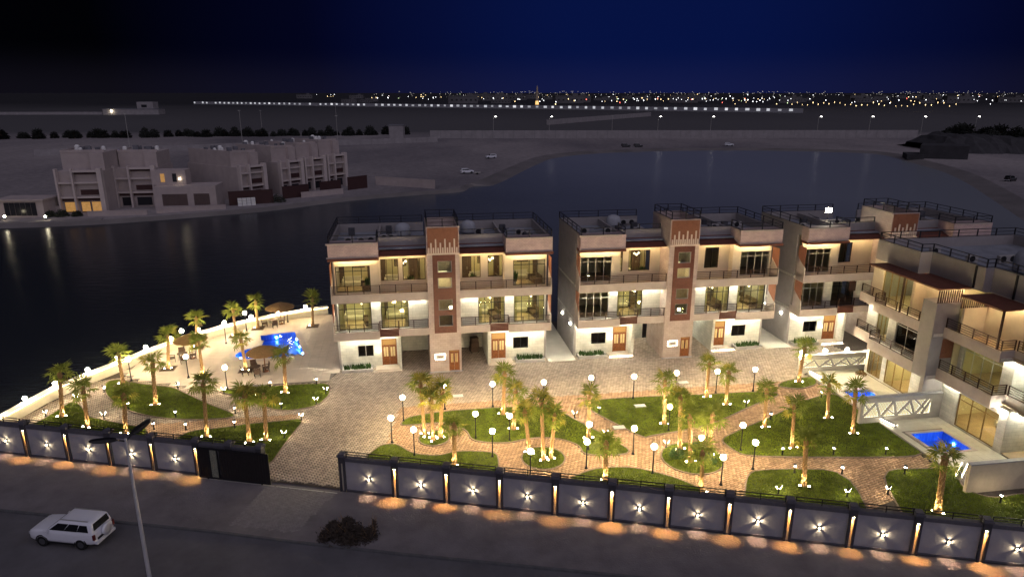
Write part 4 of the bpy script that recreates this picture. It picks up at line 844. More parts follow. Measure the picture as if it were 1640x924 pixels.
# paving outside the gate
ap = [fw(-5.3,-.5),fw(-.3,-.5),fw(-.9,-4.9),fw(-5.4,-4.9)]
mb = MB(); d0 = R(27)
for i in range(-40,40):
    for j in range(-60,60):
        x = i*.30+(j%2)*.15; y = j*.2; X = -14.2+x*math.cos(d0)-y*math.sin(d0); Y = 39+x*math.sin(d0)+y*math.cos(d0)
        if inside(np.array([[X,Y]]), ap)[0]:
            c, s_ = math.cos(d0), math.sin(d0); q = [(X+dx*c-dy*s_,Y+dx*s_+dy*c) for dx,dy in ((-.139,-.089),(.139,-.089),(.139,.089),(-.139,.089))]; mb.prism(q,-.02,.012+random.uniform(0,.006))
tag(mb.build('entrance_paving', mat('grey apron block', (.205,.19,.195), .85, .2, 3)), 'grey block apron outside the open gate', 'paving', kind='stuff')

# ------------------------------------------------------------------ quay wall with coping light and globes
t = thing('quay_wall', (0,0,0), 0, 'curving white quay wall lit from under its coping beside the lagoon', 'wall')
def offs(path, d):
    out = []
    for i in range(len(path)):
        a, c = Vector(path[max(0,i-1)]), Vector(path[min(len(path)-1,i+1)]); k = (c-a).normalized(); out.append((path[i][0]+k.y*d, path[i][1]-k.x*d))
    return out
def ribbon(path, d0, d1, z0, z1):
    a, b = offs(path,d0), offs(path,d1); mb = MB()
    for i in range(len(path)-1): mb.prism([a[i],a[i+1],b[i+1],b[i]], z0, z1, True)
    return mb
def dense(p, k=3):
    out = []
    for i in range(len(p)-1):
        for j in range(k): out.append((p[i][0]+(p[i+1][0]-p[i][0])*j/k, p[i][1]+(p[i+1][1]-p[i][1])*j/k))
    return out+[p[-1]]
QD = QUAY
ribbon(QD,-.05,.22,-2.2,.95).build('wall', mat('white quay render', (.66,.61,.50), .85, .08, 1.5, .15, 30), t)
ribbon(QD,-.12,.42,.95,1.05).build('coping', mat('pale coping', (.58,.52,.44), .8, .08, 2), t)
ribbon(QD,.36,.39,.90,.948).build('led_strip', glow('quay led', (1,.80,.42), 17), t)
GLOBE = glow('lamp globe', (1.0,.79,.45), 390); GLOBES_ = glow('quay globe', (1.0,.82,.52), 400)
def small_globe(loc, label, group):
    t = thing('wall_globe_lamp', loc, 0, label, 'lamp', group)
    mb = MB(); mb.lathe([(.001,0),(.10,0),(.10,.04),(.05,.10),(.05,.14),(.001,.14)],10); mb.build('base', BLACK, t)
    mb = MB(); mb.sphere((0,0,.30),.17,12,8); mb.build('globe', GLOBES_, t, True)
QG = []
acc = 0
for i, (x,y) in enumerate(offs(dense(QUAY,4), .08)): 
    if i == 0: last = Vector((x,y)); continue
    if (Vector((x,y))-last).length > 2.75: QG.append((x,y)); last = Vector((x,y))
for q_, p in enumerate(QG[::-1]): small_globe((*p,1.05), ORD[q_]+' white globe lamp on the lit quay wall counted from the pool villa', 'globe lamps along the quay wall')
for q_, u in enumerate((40.7,38.3,36.0,33.6)): small_globe((*tw(u,-5.7),1.83), ORD[q_]+' white globe on the first lit screen wall counted from the grey villa', 'globe lamps on the first screen wall')

# ------------------------------------------------------------------ globe posts
def globe_post():
    t = thing('globe_lamp', (0,0,0), 0, 'x y z w', 'lamp')
    mb = MB(); mb.lathe([(.001,0),(.12,0),(.12,.05),(.07,.12),(.045,.3),(.038,1.85),(.06,1.88),(.13,1.93),(.14,1.97),(.001,1.97)],10); mb.build('post', BLACK, t, False)
    mb = MB(); mb.sphere((0,0,2.13),.19,14,10); mb.build('globe', GLOBE, t, True)
    return t
GL = [(-34.17,66.6),(-30.49,59.5),(-25.79,56.9),(-30.58,68.57),(-29.9,72.6),(-35.5,58.8),(-26.2,75.6),
 (-8.89,50.77),(-9.23,47.19),(-7.24,45.3),(-5.71,52.95),(-1.65,53.44),(-2.82,47.87),(-1.44,45.08),(2.72,53.79),(6.88,54.73),(10.65,55.0),(-.19,47.52),(5.76,46.13),(5.33,43.5),(1.28,42.17),(9.02,45.5),(9.95,42.81),(14.54,55.8),(18.23,56.1),(21.74,56.6),(27.1,59.6),(12.46,49.1),(17.2,45.99),(17.24,43.38),(14.36,41.37),(13.6,44.05)]
def gl_label(i, p):
    if i < 7: return ('white globe post lamp standing on the pale pool deck', 'globe lamps on the pool deck')
    u, v = tl(*p)
    if v > -8.6 and p[1] > 52: return ('white globe post lamp along the driveway facing the villas', 'globe lamps along the drive')
    if p[0] < -4: return ('white globe post lamp around the smallest round palm island', 'globe lamps around the smallest palm island')
    if p[0] < 8: return ('white globe post lamp around the island of two entwined palms', 'globe lamps around the middle palm island')
    return ('white globe post lamp around the largest round palm island', 'globe lamps around the largest palm island')
g0 = globe_post(); kids = {g0.name: list(g0.children)}
for i, p in enumerate(GL):
    lab, grp = gl_label(i, p); z = .05 if i < 7 else 0
    if i == 0: g0.location = (*p,z); g0['label'] = lab; g0['group'] = grp
    else: copy_tree(g0, kids, (*p,z), 0, lab, grp)
# bollards: short post, hooded lamp
def bollard(kind):
    t = thing('bollard_light', (0,0,0), 0, 'x y z w', 'bollard')
    if kind == 0:
        mb = MB(); mb.lathe([(.001,0),(.09,0),(.09,.03),(.055,.05),(.055,.50),(.001,.50)],8); mb.build('post', BLACK, t)
        mb = MB(); mb.lathe([(.001,.50),(.07,.50),(.07,.60),(.001,.60)],10); mb.build('lens', glow('bollard lens', (1,.82,.5), 220), t)
        mb = MB(); mb.lathe([(.001,.60),(.13,.60),(.12,.66),(.04,.70),(.001,.70)],10); mb.build('hood', BLACK, t)
    else:
        mb = MB(); mb.box(-.04,.04,-.03,.03,0,.45); mb.box(-.09,.09,-.09,.09,0,.03); mb.build('post', BLACK, t)
        for s in (-1,1):
            mb = MB(); mb.add([(s*.02,-.05,.42),(s*.02,.05,.42),(s*.17,.05,.66),(s*.17,-.05,.66),(s*.06,-.05,.40),(s*.06,.05,.40),(s*.21,.05,.64),(s*.21,-.05,.64)], [(0,1,2,3),(4,5,6,7),(0,1,5,4),(1,2,6,5),(2,3,7,6),(3,0,4,7)]); w = mb.build('wing', BLACK, t)
            if s > 0:
                mb = MB(); mb.add([(.075,-.04,.405),(.075,.04,.405),(.205,.04,.62),(.205,-.04,.62)], [(0,1,2,3)]); mb.v = [(x+.008,y,z-.006) for x,y,z in mb.v]; mb.build('lens', glow('wing lens', (1,.82,.5), 200), w)
            else:
                mb = MB(); mb.add([(-.075,-.04,.405),(-.075,.04,.405),(-.205,.04,.62),(-.205,-.04,.62)], [(0,1,2,3)]); mb.v = [(x-.008,y,z-.006) for x,y,z in mb.v]; mb.build('lens', glow('wing lens', (1,.82,.5), 200), w)
    return t
BO = [(-37.97,54.5,1),(-38.7,51.5,1),(-33.63,51.1,1),(-36.6,56.3,1),(-30.33,57.0,1),(-32.58,52.9,0),(-27.85,51.4,0),(-26.0,49.2,0),(-28.6,49.3,0),(-25.72,56.0,1),(-23.2,52.1,0),(-22.26,49.6,0),(-22.35,54.7,0),(-22.04,57.3,0),(-19.6,52.9,0),(-18.0,58.0,0),(-16.62,56.01,1),(-16.92,53.95,1),(-17.3,50.9,1),(-17.75,47.93,1),
 (7.3,52.14,0),(5.19,51.3,1),(7.3,48.0,1),(11.7,46.4,1),(20.03,53.33,1),(21.28,51.0,0),(24.39,53.2,0),(27.27,55.2,0),(20.1,45.34,0),(23.91,45.37,0),(27.79,45.37,0),(20.02,42.85,0),(23.3,42.7,0),(27.72,42.7,0),(17.86,40.18,1),(22.3,39.83,1),(25.2,40.18,1),(32.07,39.2,0)]
protos = {}
for i, (x,y,k) in enumerate(BO):
    area = 'by the pool deck lawns' if i < 20 else 'on the garden lawns beyond the drive'
    lab = ('hooded black bollard light ' if k == 0 else 'forked black garden light with two lamps ')+area; grp = ('hooded bollards ' if k == 0 else 'forked garden lights ')+area
    if k not in protos:
        protos[k] = bollard(k); kids = children_map(); o = protos[k]; o.location = (x,y,.05); o['label'] = lab; o['group'] = grp; o.rotation_euler = (0,0,random.uniform(-.4,.4))
        protos[k,'kids'] = kids
    else: copy_tree(protos[k], protos[k,'kids'], (x,y,.05), random.uniform(-.5,.5), lab, grp)

# ------------------------------------------------------------------ palms
BARK = mat('palm bark', (.30,.18,.09), .95, .4, 9, .8, 14)
LEAF = [leafmat('palm frond green', (.17,.20,.035)), leafmat('palm frond yellow', (.32,.28,.05))]
DRY = mat('dry palm frond', (.20,.13,.055), .8, .3, 3)
def trunk_mesh():
    mb = MB(); n = 12; rows = 30; vs = []
    for j in range(rows+1):
        z = j/rows; rr = .17*(1.05-.25*min(1,z*5))*1.15+(.05*max(0,(z-.82))/.18)
        for i in range(n):
            t = 2*math.pi*(i+.5*(j%2))/n; bump = .05 if (i+j//2)%2 == 0 else -.02; vs.append(((rr+bump)*math.cos(t),(rr+bump)*math.sin(t),z-.02*bump))
    fs = [(j*n+i,j*n+(i+1)%n,(j+1)*n+(i+1)%n,(j+1)*n+i) for j in range(rows) for i in range(n)]
    mb.add(vs,fs); mb.sphere((0,0,1.0),.16,8,5,.5); return mb.mesh('trunk', BARK)
TRUNK = trunk_mesh()
def frond_mesh(seed, L=1.0, m=None):
    """fan leaf: stalk then a pleated fan of narrow drooping segments; lies along +x"""
    rr = random.Random(seed); mb = MB(); st = .62*L
    mb.add([(0,-.02,0),(0,.02,0),(st,.012,.0),(st,-.012,.0),(0,0,-.03),(st,0,-.02)], [(0,3,2,1),(0,4,5,3),(1,2,5,4)])
    k = 12
    for i in range(k):
        a = R(-118+236*i/(k-1)+rr.uniform(-4,4)); ln = L*(.62+.25*math.cos(a*.6))*rr.uniform(.85,1.1); w = .066*L
        d = Vector((math.cos(a),math.sin(a),0)); q = Vector((-d.y,d.x,0)); o = Vector((st,0,0)); up = .10*abs(math.sin(a))
        m1 = o+d*ln*.55+Vector((0,0,up*ln)); tip = o+d*ln+Vector((rr.uniform(-.04,.04),rr.uniform(-.04,.04),up*ln-.30*ln*rr.uniform(.5,1.2)))
        mb.add([o, m1-q*w, m1+Vector((0,0,.03)), m1+q*w, tip], [(0,1,2),(0,2,3),(1,4,2),(2,4,3)])
    return mb.mesh('frond', m)
FR = [frond_mesh(s, 1.0, LEAF[0]) for s in range(3)]+[frond_mesh(s+9, 1.0, LEAF[1]) for s in range(2)]
FDRY = [frond_mesh(s+20, .85, DRY) for s in range(2)]
UPL = glow('uplight lens', (1.0,.80,.42), 120)
def palm(x, y, h, lean, label, group, idx, nf, yel, spread, lights=2, zb=.05):
    rr = random.Random(idx*13+1)
    t = thing('palm_tree', (x,y,zb), rr.uniform(0,6.28)*0, label, 'palm', group)
    tr = link('trunk', TRUNK, t); w_ = rr.uniform(.68,.84)*(1.25 if 'corner' in group else 1); tr.scale = (w_,w_,h); k = lean/h; tr.rotation_euler = (rr.uniform(-.02,.02), math.atan(k), 0)
    top = Vector((lean*.98, 0, h*.99))
    for i in range(nf):
        f = (i+.5)/nf; az = i*2.399+rr.uniform(-.3,.3); el = R(78-spread*f+rr.uniform(-10,10))
        dry = f > .9 and rr.random() < .5
        o = link('frond', rr.choice(FDRY) if dry else (rr.choice(FR[3:]) if rr.random() < yel else rr.choice(FR[:3])), t)
        d = Vector((math.cos(az)*math.cos(el), math.sin(az)*math.cos(el), math.sin(el)))
        side = Vector((-math.sin(az), math.cos(az), 0)); up = d.cross(side)
        roll = rr.uniform(-.5,.5); s2 = side*math.cos(roll)+up*math.sin(roll); u2 = d.cross(s2)
        M = Matrix((d, s2, u2)).transposed(); sc = rr.uniform(.62,.98)*(1.0 if f < .9 else .85)
        o.rotation_euler = M.to_euler(); o.location = top+d*.06+Vector((0,0,-.22*f)); o.scale = (sc,sc,sc)
    b0 = rr.uniform(0,6.28)
    for j in range(lights):
        a = b0+j*2*math.pi/lights if lights > 2 else (R(-150) if j == 0 else R(-30))+rr.uniform(-.35,.35)
        px, py = x+math.cos(a)*.36, y+math.sin(a)*.36
        uplight((px,py,zb), Vector((x+lean*.2-px, y-py, h*.42)), label_for_light(group), 'uplights '+group)
    return t
def label_for_light(g): return 'small ground spotlight shining up a palm of the '+g
UPP = {}; rr_e = random.Random(8)
def uplight(loc, d, label, group):
    t = thing('ground_spotlight', loc, 0, label, 'spotlight', group)
    if not UPP:
        mb = MB(); mb.lathe([(.001,0),(.075,0),(.085,.10),(.085,.13),(.06,.13)],9); UPP['h'] = mb.mesh('housing', BLACK)
        mb = MB(); mb.lathe([(.062,.128),(.055,.16),(.001,.175)],9); UPP['l'] = mb.mesh('lens', UPL, True)
    link('housing', UPP['h'], t); link('lens', UPP['l'], t)
    spot(t, (0,0,.20), d, rr_e.choice((330,430,560)), 84, (1,.76,.30), .9, .05)
PALMS = [(-37.32,51.5,3.9,.5,'A'),(-34.07,49.6,3.4,.2,'A'),(-35.93,58.2,2.9,0,'B'),(-30.47,48.6,3.3,.3,'A'),(-30.68,53.7,3.9,.28,'A'),(-33.45,61.7,3.5,.4,'B'),(-33.2,67.6,3.2,.2,'B'),(-29.23,59.76,3.5,0,'B'),(-23.82,48.0,4.6,.3,'C'),(-30.5,71.0,3.0,0,'B'),(-28.9,73.4,3.2,0,'B'),(-25.72,61.32,3.2,-.18,'B'),(-22.9,74.2,3.3,.2,'B'),(-20.26,56.15,3.6,.15,'D'),(-20.17,47.14,4.0,0,'C'),(-19.01,47.48,3.8,.2,'C'),
 (-6.84,48.21,4.5,-.16,'E'),(-6.12,47.5,3.4,0,'E'),(-5.6,48.0,4.0,.27,'E'),(-.75,51.94,3.7,.15,'F'),(.1,49.28,3.3,.2,'F'),(2.32,44.6,4.7,-.22,'G'),(2.85,44.9,3.4,.25,'G'),(1.33,45.6,3.4,-.4,'G'),(-4.16,43.87,3.2,.05,'H'),(5.93,47.87,3.5,0,'F'),(6.48,41.87,2.9,-.05,'H'),(12.36,50.2,3.8,-.15,'I'),(12.65,46.1,4.3,-.25,'J'),(13.0,44.3,3.6,-.3,'J'),(14.6,45.3,3.3,.05,'J'),(17.15,55.3,3.2,.05,'I'),(18.42,53.75,3.0,0,'I'),(20.3,49.7,3.2,-.1,'K'),(21.2,46.36,3.4,-.2,'K'),(19.98,41.16,3.4,-.25,'L'),(26.04,51.22,3.0,-.2,'K'),(26.88,48.6,3.7,-.25,'K'),(12.76,40.4,3.0,-.15,'H'),(27.3,38.1,4.0,-.2,'M'),(26.6,58.5,3.3,.2,'N')]
PLAB = {'A':('fan palm on the lawns below the quay wall','palms below the quay wall'),'B':('fan palm growing from a square gap in the pool deck','palms on the pool deck'),'C':('fan palm behind the open black gate','palms behind the gate'),'D':('single fan palm on the crescent lawn by the pool deck','crescent lawn'),
 'E':('thick yellow lit palm in the cluster of three','cluster of three palms'),'F':('fan palm on the irregular middle lawn','palms of the middle lawn'),'G':('fan palm on the small round island of entwined palms','palms of the middle island'),'H':('short fan palm close behind the street wall','palms behind the street wall'),
 'I':('fan palm on the triangular lawn facing the villas','palms of the triangular lawn'),'J':('fan palm on the largest round island','palms of the largest island'),'K':('fan palm on the large lawn before the second screen wall','palms of the large lawn'),'L':('short palm alone on the square lawn behind the wall','square lawn'),'M':('stout palm in the corner lawn by the beige wall','corner lawn'),'N':('palm beside the first lit screen wall','first screen wall')}
clu = {}
for p in PALMS: clu.setdefault(p[4], []).append(p[2])
for i, (x,y,h,ln,k) in enumerate(PALMS):
    lab, grp = PLAB[k]; hs = sorted(clu[k])
    if len(hs) == 2: lab = ('taller ' if h == hs[1] else 'shorter ')+lab
    elif len(hs) > 2:
        if h == hs[-1] and hs.count(h) == 1: lab = lab+', the tallest there'
        elif h == hs[0] and hs.count(h) == 1: lab = lab+', the shortest there'
        else: lab = lab+', of middling height'
    palm(x,y,h,ln,lab,grp,i, 17 if k in 'EGC' else 14, {'E':.6,'G':.4}.get(k,.12), 120 if k != 'L' else 70, 1 if (k == 'B' and i not in (5,7,11)) else (3 if k in 'EM' else 2))
    if k == 'B':
        t = thing('tree_grate', (x,y,.05), TA, 'square dark planting gap round a deck palm', 'planter', 'planting gaps in the deck'); mb = MB(); mb.box(-.6,.6,-.6,.6,-.01,.012); mb.build('soil', mat('planting soil', (.09,.06,.04), .95, .3, 6), t); mb = MB(); [mb.box(*b,0,.03) for b in ((-.68,.68,-.68,-.6),(-.68,.68,.6,.68),(-.68,-.6,-.6,.6),(.6,.68,-.6,.6))]; mb.build('frame', KERB, t)
# shrubs on the largest island and by the corner
def shrub(loc, n, rad, h, m, label, cat='shrub', seed=1, leaf=.09):
    rr = random.Random(seed); t = thing('shrub', loc, 0, label, cat); mb = MB(); st = MB()
    for k in range(9):
        a = rr.uniform(0,6.28); p = (math.cos(a)*rad*.75*rr.random(), math.sin(a)*rad*.75*rr.random(), h*rr.uniform(.5,.95)); st.cyl((p[0]*.2,p[1]*.2,0),p,.02,.006,5,False)
    for _ in range(n):
        a = rr.uniform(0,6.28); q = math.sqrt(rr.random())*rad; z = h*rr.uniform(.08,1)*math.sqrt(max(.05,1-(q/rad)**2)); c = Vector((math.cos(a)*q, math.sin(a)*q, z))
        d = Vector((rr.gauss(0,1),rr.gauss(0,1),rr.gauss(.4,.7))).normalized(); s = d.orthogonal().normalized()*leaf*.35; L = leaf*rr.uniform(.7,1.6)
        mb.add([c-s,c+s,c+d*L], [(0,1,2)])
    st.build('stem', BARK, t); mb.build('foliage', m, t); return t
DRYB = mat('dry bush leaf', (.050,.038,.030), .9, .4, 3)
def clump(loc, parts, label, seed):
    # several overlapping mounds of twigs and leaves, ragged outline
    rr = random.Random(seed); t = thing('bush', loc, 0, label, 'bush'); mb = MB(); st = MB()
    for (cx_,cy_,rad,h,n_) in parts:
        for k in range(14):
            a = rr.uniform(0,6.28); q = rad*rr.uniform(.3,1.15); st.cyl((cx_,cy_,0),(cx_+math.cos(a)*q,cy_+math.sin(a)*q,h*rr.uniform(.5,1.35)),.018,.005,4,False)
        for _ in range(n_):
            a = rr.uniform(0,6.28); q = abs(rr.gauss(0,.5))*rad; z = h*rr.uniform(.02,1.1)*max(.15,1-(q/rad)**2*.8); c = Vector((cx_+math.cos(a)*q,cy_+math.sin(a)*q,max(.02,z)))
            d = Vector((rr.gauss(0,1),rr.gauss(0,1),rr.gauss(.5,.6))).normalized(); s = d.orthogonal().normalized()*.035; mb.add([c-s,c+s,c+d*rr.uniform(.1,.26)], [(0,1,2)])
    st.build('stem', BARK, t); mb.build('foliage', DRYB, t)
clump((-10.1,35.6,0), [(-.7,.1,.75,.95,1500),(.1,.3,.8,1.05,1500),(.85,-.1,.6,.8,1000),(.3,-.5,.55,.6,800),(-1.2,-.2,.4,.5,500)], 'dark dry bush at the road edge', 4)
clump((-8.6,35.35,0), [(0,0,.4,.8,500),(.25,.35,.25,1.1,200)], 'small dark tussock against the dry bush', 5)
for i,(x,y) in enumerate(((13.9,46.0),(12.2,45.1),(14.4,44.4))): shrub((x,y,.05), 900, .55, .7, PLANTM, ('low green shrub behind the tallest palm of the largest island','low green shrub at the rim of the largest island','low green shrub between palm and path on the largest island')[i], seed=30+i)
shrub((*tw(39.0,-7.2),.12), 500, .5, .4, DRY, 'small dry plant by the lit glass door', seed=44)

# ------------------------------------------------------------------ thatched parasols with tables and chairs
THATCH = mat('palm thatch', (.34,.20,.08), .95, .4, 14, .8, 30); WICK = mat('brown wicker', (.10,.065,.05), .8, .25, 12, .3, 40)
def parasol(p, label):
    t = thing('thatched_parasol', (*p,.05), 0, label, 'parasol', 'thatched parasols on the pool deck'); mb = MB(); mb.cyl((0,0,0),(0,0,2.35),.05,.045,10); mb.lathe([(.001,0),(.3,0),(.28,.08),(.06,.12)],12); mb.build('pole', WOOD, t)
    mb = MB(); n = 40; rr = random.Random(int(p[0]*10)); vs = []
    for j,(r_,z) in enumerate(((.02,2.62),(.5,2.48),(1.0,2.28),(1.45,2.08),(1.62,1.96))):
        for i in range(n):
            a = 2*math.pi*i/n; q = rr.uniform(-.04,.04)*(j > 2); vs.append(((r_+q)*math.cos(a),(r_+q)*math.sin(a),z+rr.uniform(-.03,.03)*(j > 0)))
    mb.add(vs,[(j*n+i,j*n+(i+1)%n,(j+1)*n+(i+1)%n,(j+1)*n+i) for j in range(4) for i in range(n)])
    for i in range(160):
        a = rr.uniform(0,6.28); r_ = rr.uniform(.3,1.6); c, s = math.cos(a), math.sin(a); z = 2.60-.38*r_+rr.uniform(0,.03); w = .03; mb.add([(c*r_-s*w,s*r_+c*w,z+.02),(c*r_+s*w,s*r_-c*w,z+.02),(c*(r_+.26),s*(r_+.26),z-.09)], [(0,1,2)])
    mb.build('thatch', THATCH, t)
    mb = MB(); [mb.cyl((0,0,2.3),(1.5*math.cos(k*math.pi/4),1.5*math.sin(k*math.pi/4),2.0),.02,n=5) for k in range(8)]; mb.build('ribs', WOOD, t)
def table(p, label):
    t = thing('garden_table', (*p,.05), 0, label, 'table', 'tables under the parasols'); mb = MB(); mb.lathe([(.001,.70),(.5,.70),(.5,.74),(.001,.74)],16); mb.build('tabletop', WICK, t)
    for k in range(4): a = k*math.pi/2+.4; q = MB(); q.cyl((.36*math.cos(a),.36*math.sin(a),0),(.3*math.cos(a),.3*math.sin(a),.7),.025,n=6); q.build('leg', BLACK, t)
def chair(p, rz, label):
    t = thing('garden_chair', (*p,.05), rz, label, 'chair', label); mb = MB(); mb.box(-.28,.28,-.28,.28,.36,.44); mb.build('seat', WICK, t)
    mb = MB(); mb.add([(-.28,.24,.44),(.28,.24,.44),(.28,.34,.95),(-.28,.34,.95),(-.28,.29,.44),(.28,.29,.44),(.28,.39,.95),(-.28,.39,.95)], [(0,1,2,3),(7,6,5,4),(0,3,7,4),(1,5,6,2),(3,2,6,7)]); mb.build('backrest', WICK, t)
    for sx_ in (-1,1):
        q = MB(); q.box(sx_*.28-.03,sx_*.28+.03,-.28,.28,.58,.64); q.box(sx_*.28-.025,sx_*.28+.025,-.28,-.23,.44,.58); q.build('armrest', WICK, t)
        for sy_ in (-1,1): q = MB(); q.box(sx_*.25-.025,sx_*.25+.025,sy_*.25-.025,sy_*.25+.025,0,.36); q.build('leg', BLACK, t)
for p, where in (((-26.77,75.0),'behind the pool by the quay'),((-32.31,64.43),'between two deck palms'),((-23.78,61.07),'before the paddling bay')):
    parasol(p, 'round thatched parasol '+where); q = (p[0]-.75,p[1]-.5); table(q, 'round wicker table under the parasol '+where)
    for k in range(4):
        a = k*math.pi/2+.5; chair((q[0]+math.cos(a)*.95,q[1]+math.sin(a)*.95), a-math.pi/2, 'brown wicker armchair at the table '+where)
# ------------------------------------------------------------------ white estate car
CARW = mat('white car paint', (.68,.69,.74), .3, .03, 2, spec=.5); TYRE = mat('tyre rubber', (.012,.012,.012), .9, .1, 8); CGL = mat('car window', (.008,.009,.011), .25, 0, spec=.25)
def car(label, group=None, paint=None):
    paint = paint or CARW
    t = thing('parked_car', (0,0,0), 0, label, 'car', group)
    st = [(2.40,.52,.88,.72),(2.34,.42,1.06,.88),(2.1,.38,1.15,.93),(1.6,.37,1.20,.95),(1.05,.36,1.24,.955),(0,.36,1.25,.96),(-1.2,.36,1.26,.96),(-2.0,.38,1.26,.95),(-2.30,.44,1.22,.92),(-2.38,.54,1.08,.85)]
    mb = MB(); vs = []
    for x,zb,zt,w in st:
        ring = [(w*.90,zb),(w,zb+.16),(w*1.005,(zb+zt)/2+.05),(w*.975,zt-.10),(w*.88,zt),(0,zt+.025)]
        vs += [(x,a,z) for a,z in ring]+[(x,-a,z) for a,z in ring[-2::-1]]
    n = 11; fs = [(j*n+i,(j+1)*n+i,(j+1)*n+i+1,j*n+i+1) for j in range(len(st)-1) for i in range(n-1)]+[(j*n+n-1,(j+1)*n+n-1,(j+1)*n,j*n) for j in range(len(st)-1)]
    fs += [tuple(range(n)), tuple(range(len(st)*n-1,(len(st)-1)*n-1,-1))]; mb.add(vs,fs); body = mb.build('body', paint, t, True); bv = body.modifiers.new('soft edges','BEVEL'); bv.width = .05; bv.segments = 2; bv.limit_method = 'ANGLE'
    bot = {'f':1.05,'r':-2.30,'w':.91,'z':1.15}; top = {'f':.22,'r':-2.20,'w':.75,'z':1.83}
    A = [Vector(p) for p in ((bot['f'],bot['w'],1.22),(bot['r'],bot['w'],1.22),(bot['r'],-bot['w'],1.22),(bot['f'],-bot['w'],1.22))]; B_ = [Vector(p) for p in ((top['f'],top['w'],1.83),(top['r'],top['w'],1.83),(top['r'],-top['w'],1.83),(top['f'],-top['w'],1.83))]
    mb = MB(); C_ = [Vector((.02,.58,1.90)),Vector((-1.80,.58,1.90)),Vector((-1.80,-.58,1.90)),Vector((.02,-.58,1.90))]
    mb.add(A+B_+C_, [(0,1,5,4),(1,2,6,5),(2,3,7,6),(3,0,4,7),(4,5,9,8),(5,6,10,9),(6,7,11,10),(7,4,8,11),(8,9,10,11)]); cab = mb.build('cabin', paint, t, True); bv = cab.modifiers.new('soft edges','BEVEL'); bv.width = .10; bv.segments = 4; bv.limit_method = 'ANGLE'; bv.angle_limit = R(12)
    def pane(i, s0, s1, b0, b1, nm, skew=0):
        j = (i+1)%4; P = lambda s,b: (A[i].lerp(A[j],s)).lerp(B_[i].lerp(B_[j],s),b)
        q = [P(s0,b0),P(s1,b0),P(s1-skew,b1),P(s0+(.02 if i in (0,2) else 0),b1)]; nn = (q[1]-q[0]).cross(q[3]-q[0]).normalized()
        c = (A[0]+A[2]+B_[0]+B_[2])/4
        if nn.dot(q[0]-c) < 0: nn = -nn
        m = MB(); m.add([p+nn*.012 for p in q]+[p+nn*.002 for p in q], [(0,1,2,3),(0,4,5,1),(1,5,6,2),(2,6,7,3),(3,7,4,0)]); m.build(nm, CGL, t)
    for i in (0,):
        pane(0,.05,.37,.10,.84,'side_window'); pane(0,.372,.66,.10,.84,'side_window'); pane(0,.662,.92,.12,.82,'side_window',.04)
        pane(2,.08,.338,.12,.82,'side_window'); pane(2,.34,.628,.10,.84,'side_window'); pane(2,.63,.95,.10,.84,'side_window')
        pane(3,.06,.94,.06,.92,'windscreen'); pane(1,.10,.90,.18,.90,'rear_window')
    for x in (1.45,-1.36):
        for s in (-1,1):
            w = MB(); w.cyl((x,s*.70,.38),(x,s*.965,.38),.38,n=20); o = w.build('wheel', TYRE, t); q = MB(); q.cyl((x,s*.966,.38),(x,s*.972,.38),.22,n=14); q.build('rim', mat('dark alloy', (.10,.10,.11), .4, .1, 5, metal=.5), o)
            f = MB(); ring = [(x+.47*math.cos(math.pi*k/12),.40+.47*math.sin(math.pi*k/12)) for k in range(13)]+[(x+.395*math.cos(math.pi*k/12),.38+.395*math.sin(math.pi*k/12)) for k in range(12,-1,-1)]
            for k in range(12): f.add([(ring[k][0],s*.957,ring[k][1]),(ring[k+1][0],s*.957,ring[k+1][1]),(ring[25-k-1][0],s*.957,ring[25-k-1][1]),(ring[25-k][0],s*.957,ring[25-k][1])], [(0,1,2,3)])
            f.build('wheel_arch', TYRE, t)
    m = MB(); m.cyl((-2.42,-.08,1.02),(-2.62,-.08,1.02),.37,.36,22); m.sphere((-2.60,-.08,1.02),.34,16,8,1); m.v[44:] = [(-2.60-(abs(x+2.60))*.25,y,z) for x,y,z in m.v[44:]]; sp_ = m.build('spare_wheel_cover', paint, t, True)
    for s in (-1,1):
        l = MB(); l.box(-2.41,-2.28,s*.78,s*.93,.78,1.13); l.build('tail_light', mat('tail light', (.10,.01,.01), .3, 0), t); l = MB(); l.box(2.22,2.39,s*.60,s*.87,.82,.98); l.build('headlight', mat('headlight glass', (.35,.36,.38), .15, 0), t)
        l = MB(); l.box(.82,1.02,s*.95,s*1.13,1.14,1.30); l.build('mirror', paint, t); l = MB(); l.box(-1.9,.1,s*.60,s*.64,1.90,1.94); l.build('roof_rail', ALU, t)
        for x in (.0,-.95): l = MB(); l.box(x-.10,x+.10,s*.958,s*.975,1.0,1.03); l.build('door_handle', paint, t)
    l = MB(); l.box(-2.52,-2.30,-.82,.82,.44,.62); l.build('rear_bumper', paint, t); l = MB(); l.box(-2.425,-2.36,-.30,.26 if 0 else .60,.66,.80); l.build('plate_recess', BLACK, t); l = MB(); l.box(2.30,2.46,-.6,.6,.42,.72); l.build('grille', BLACK, t); l = MB(); l.box(-1.0,1.1,-.9,.9,.28,.36); l.build('sill', BLACK, t)
    return t
c0 = car('white estate car with a spare wheel cover parked on the road'); c0.scale = (.9,.92,.92); c0.location = (-26.55,35.55,-.07); c0.rotation_euler = (0,0,R(172)); kids = children_map()
DARKP = mat('dark car paint', (.04,.04,.045), .35, 0)
for loc, rz, lab in (((-14.8,226.5,-.12),R(20),'white car parked on the far sand beside a small trailer'),((-8.5,279,-.12),R(200),'white car further up the far sand'),((107,343,-.12),R(0),'pale car by the long far wall')): copy_tree(c0, kids, loc, rz, lab)
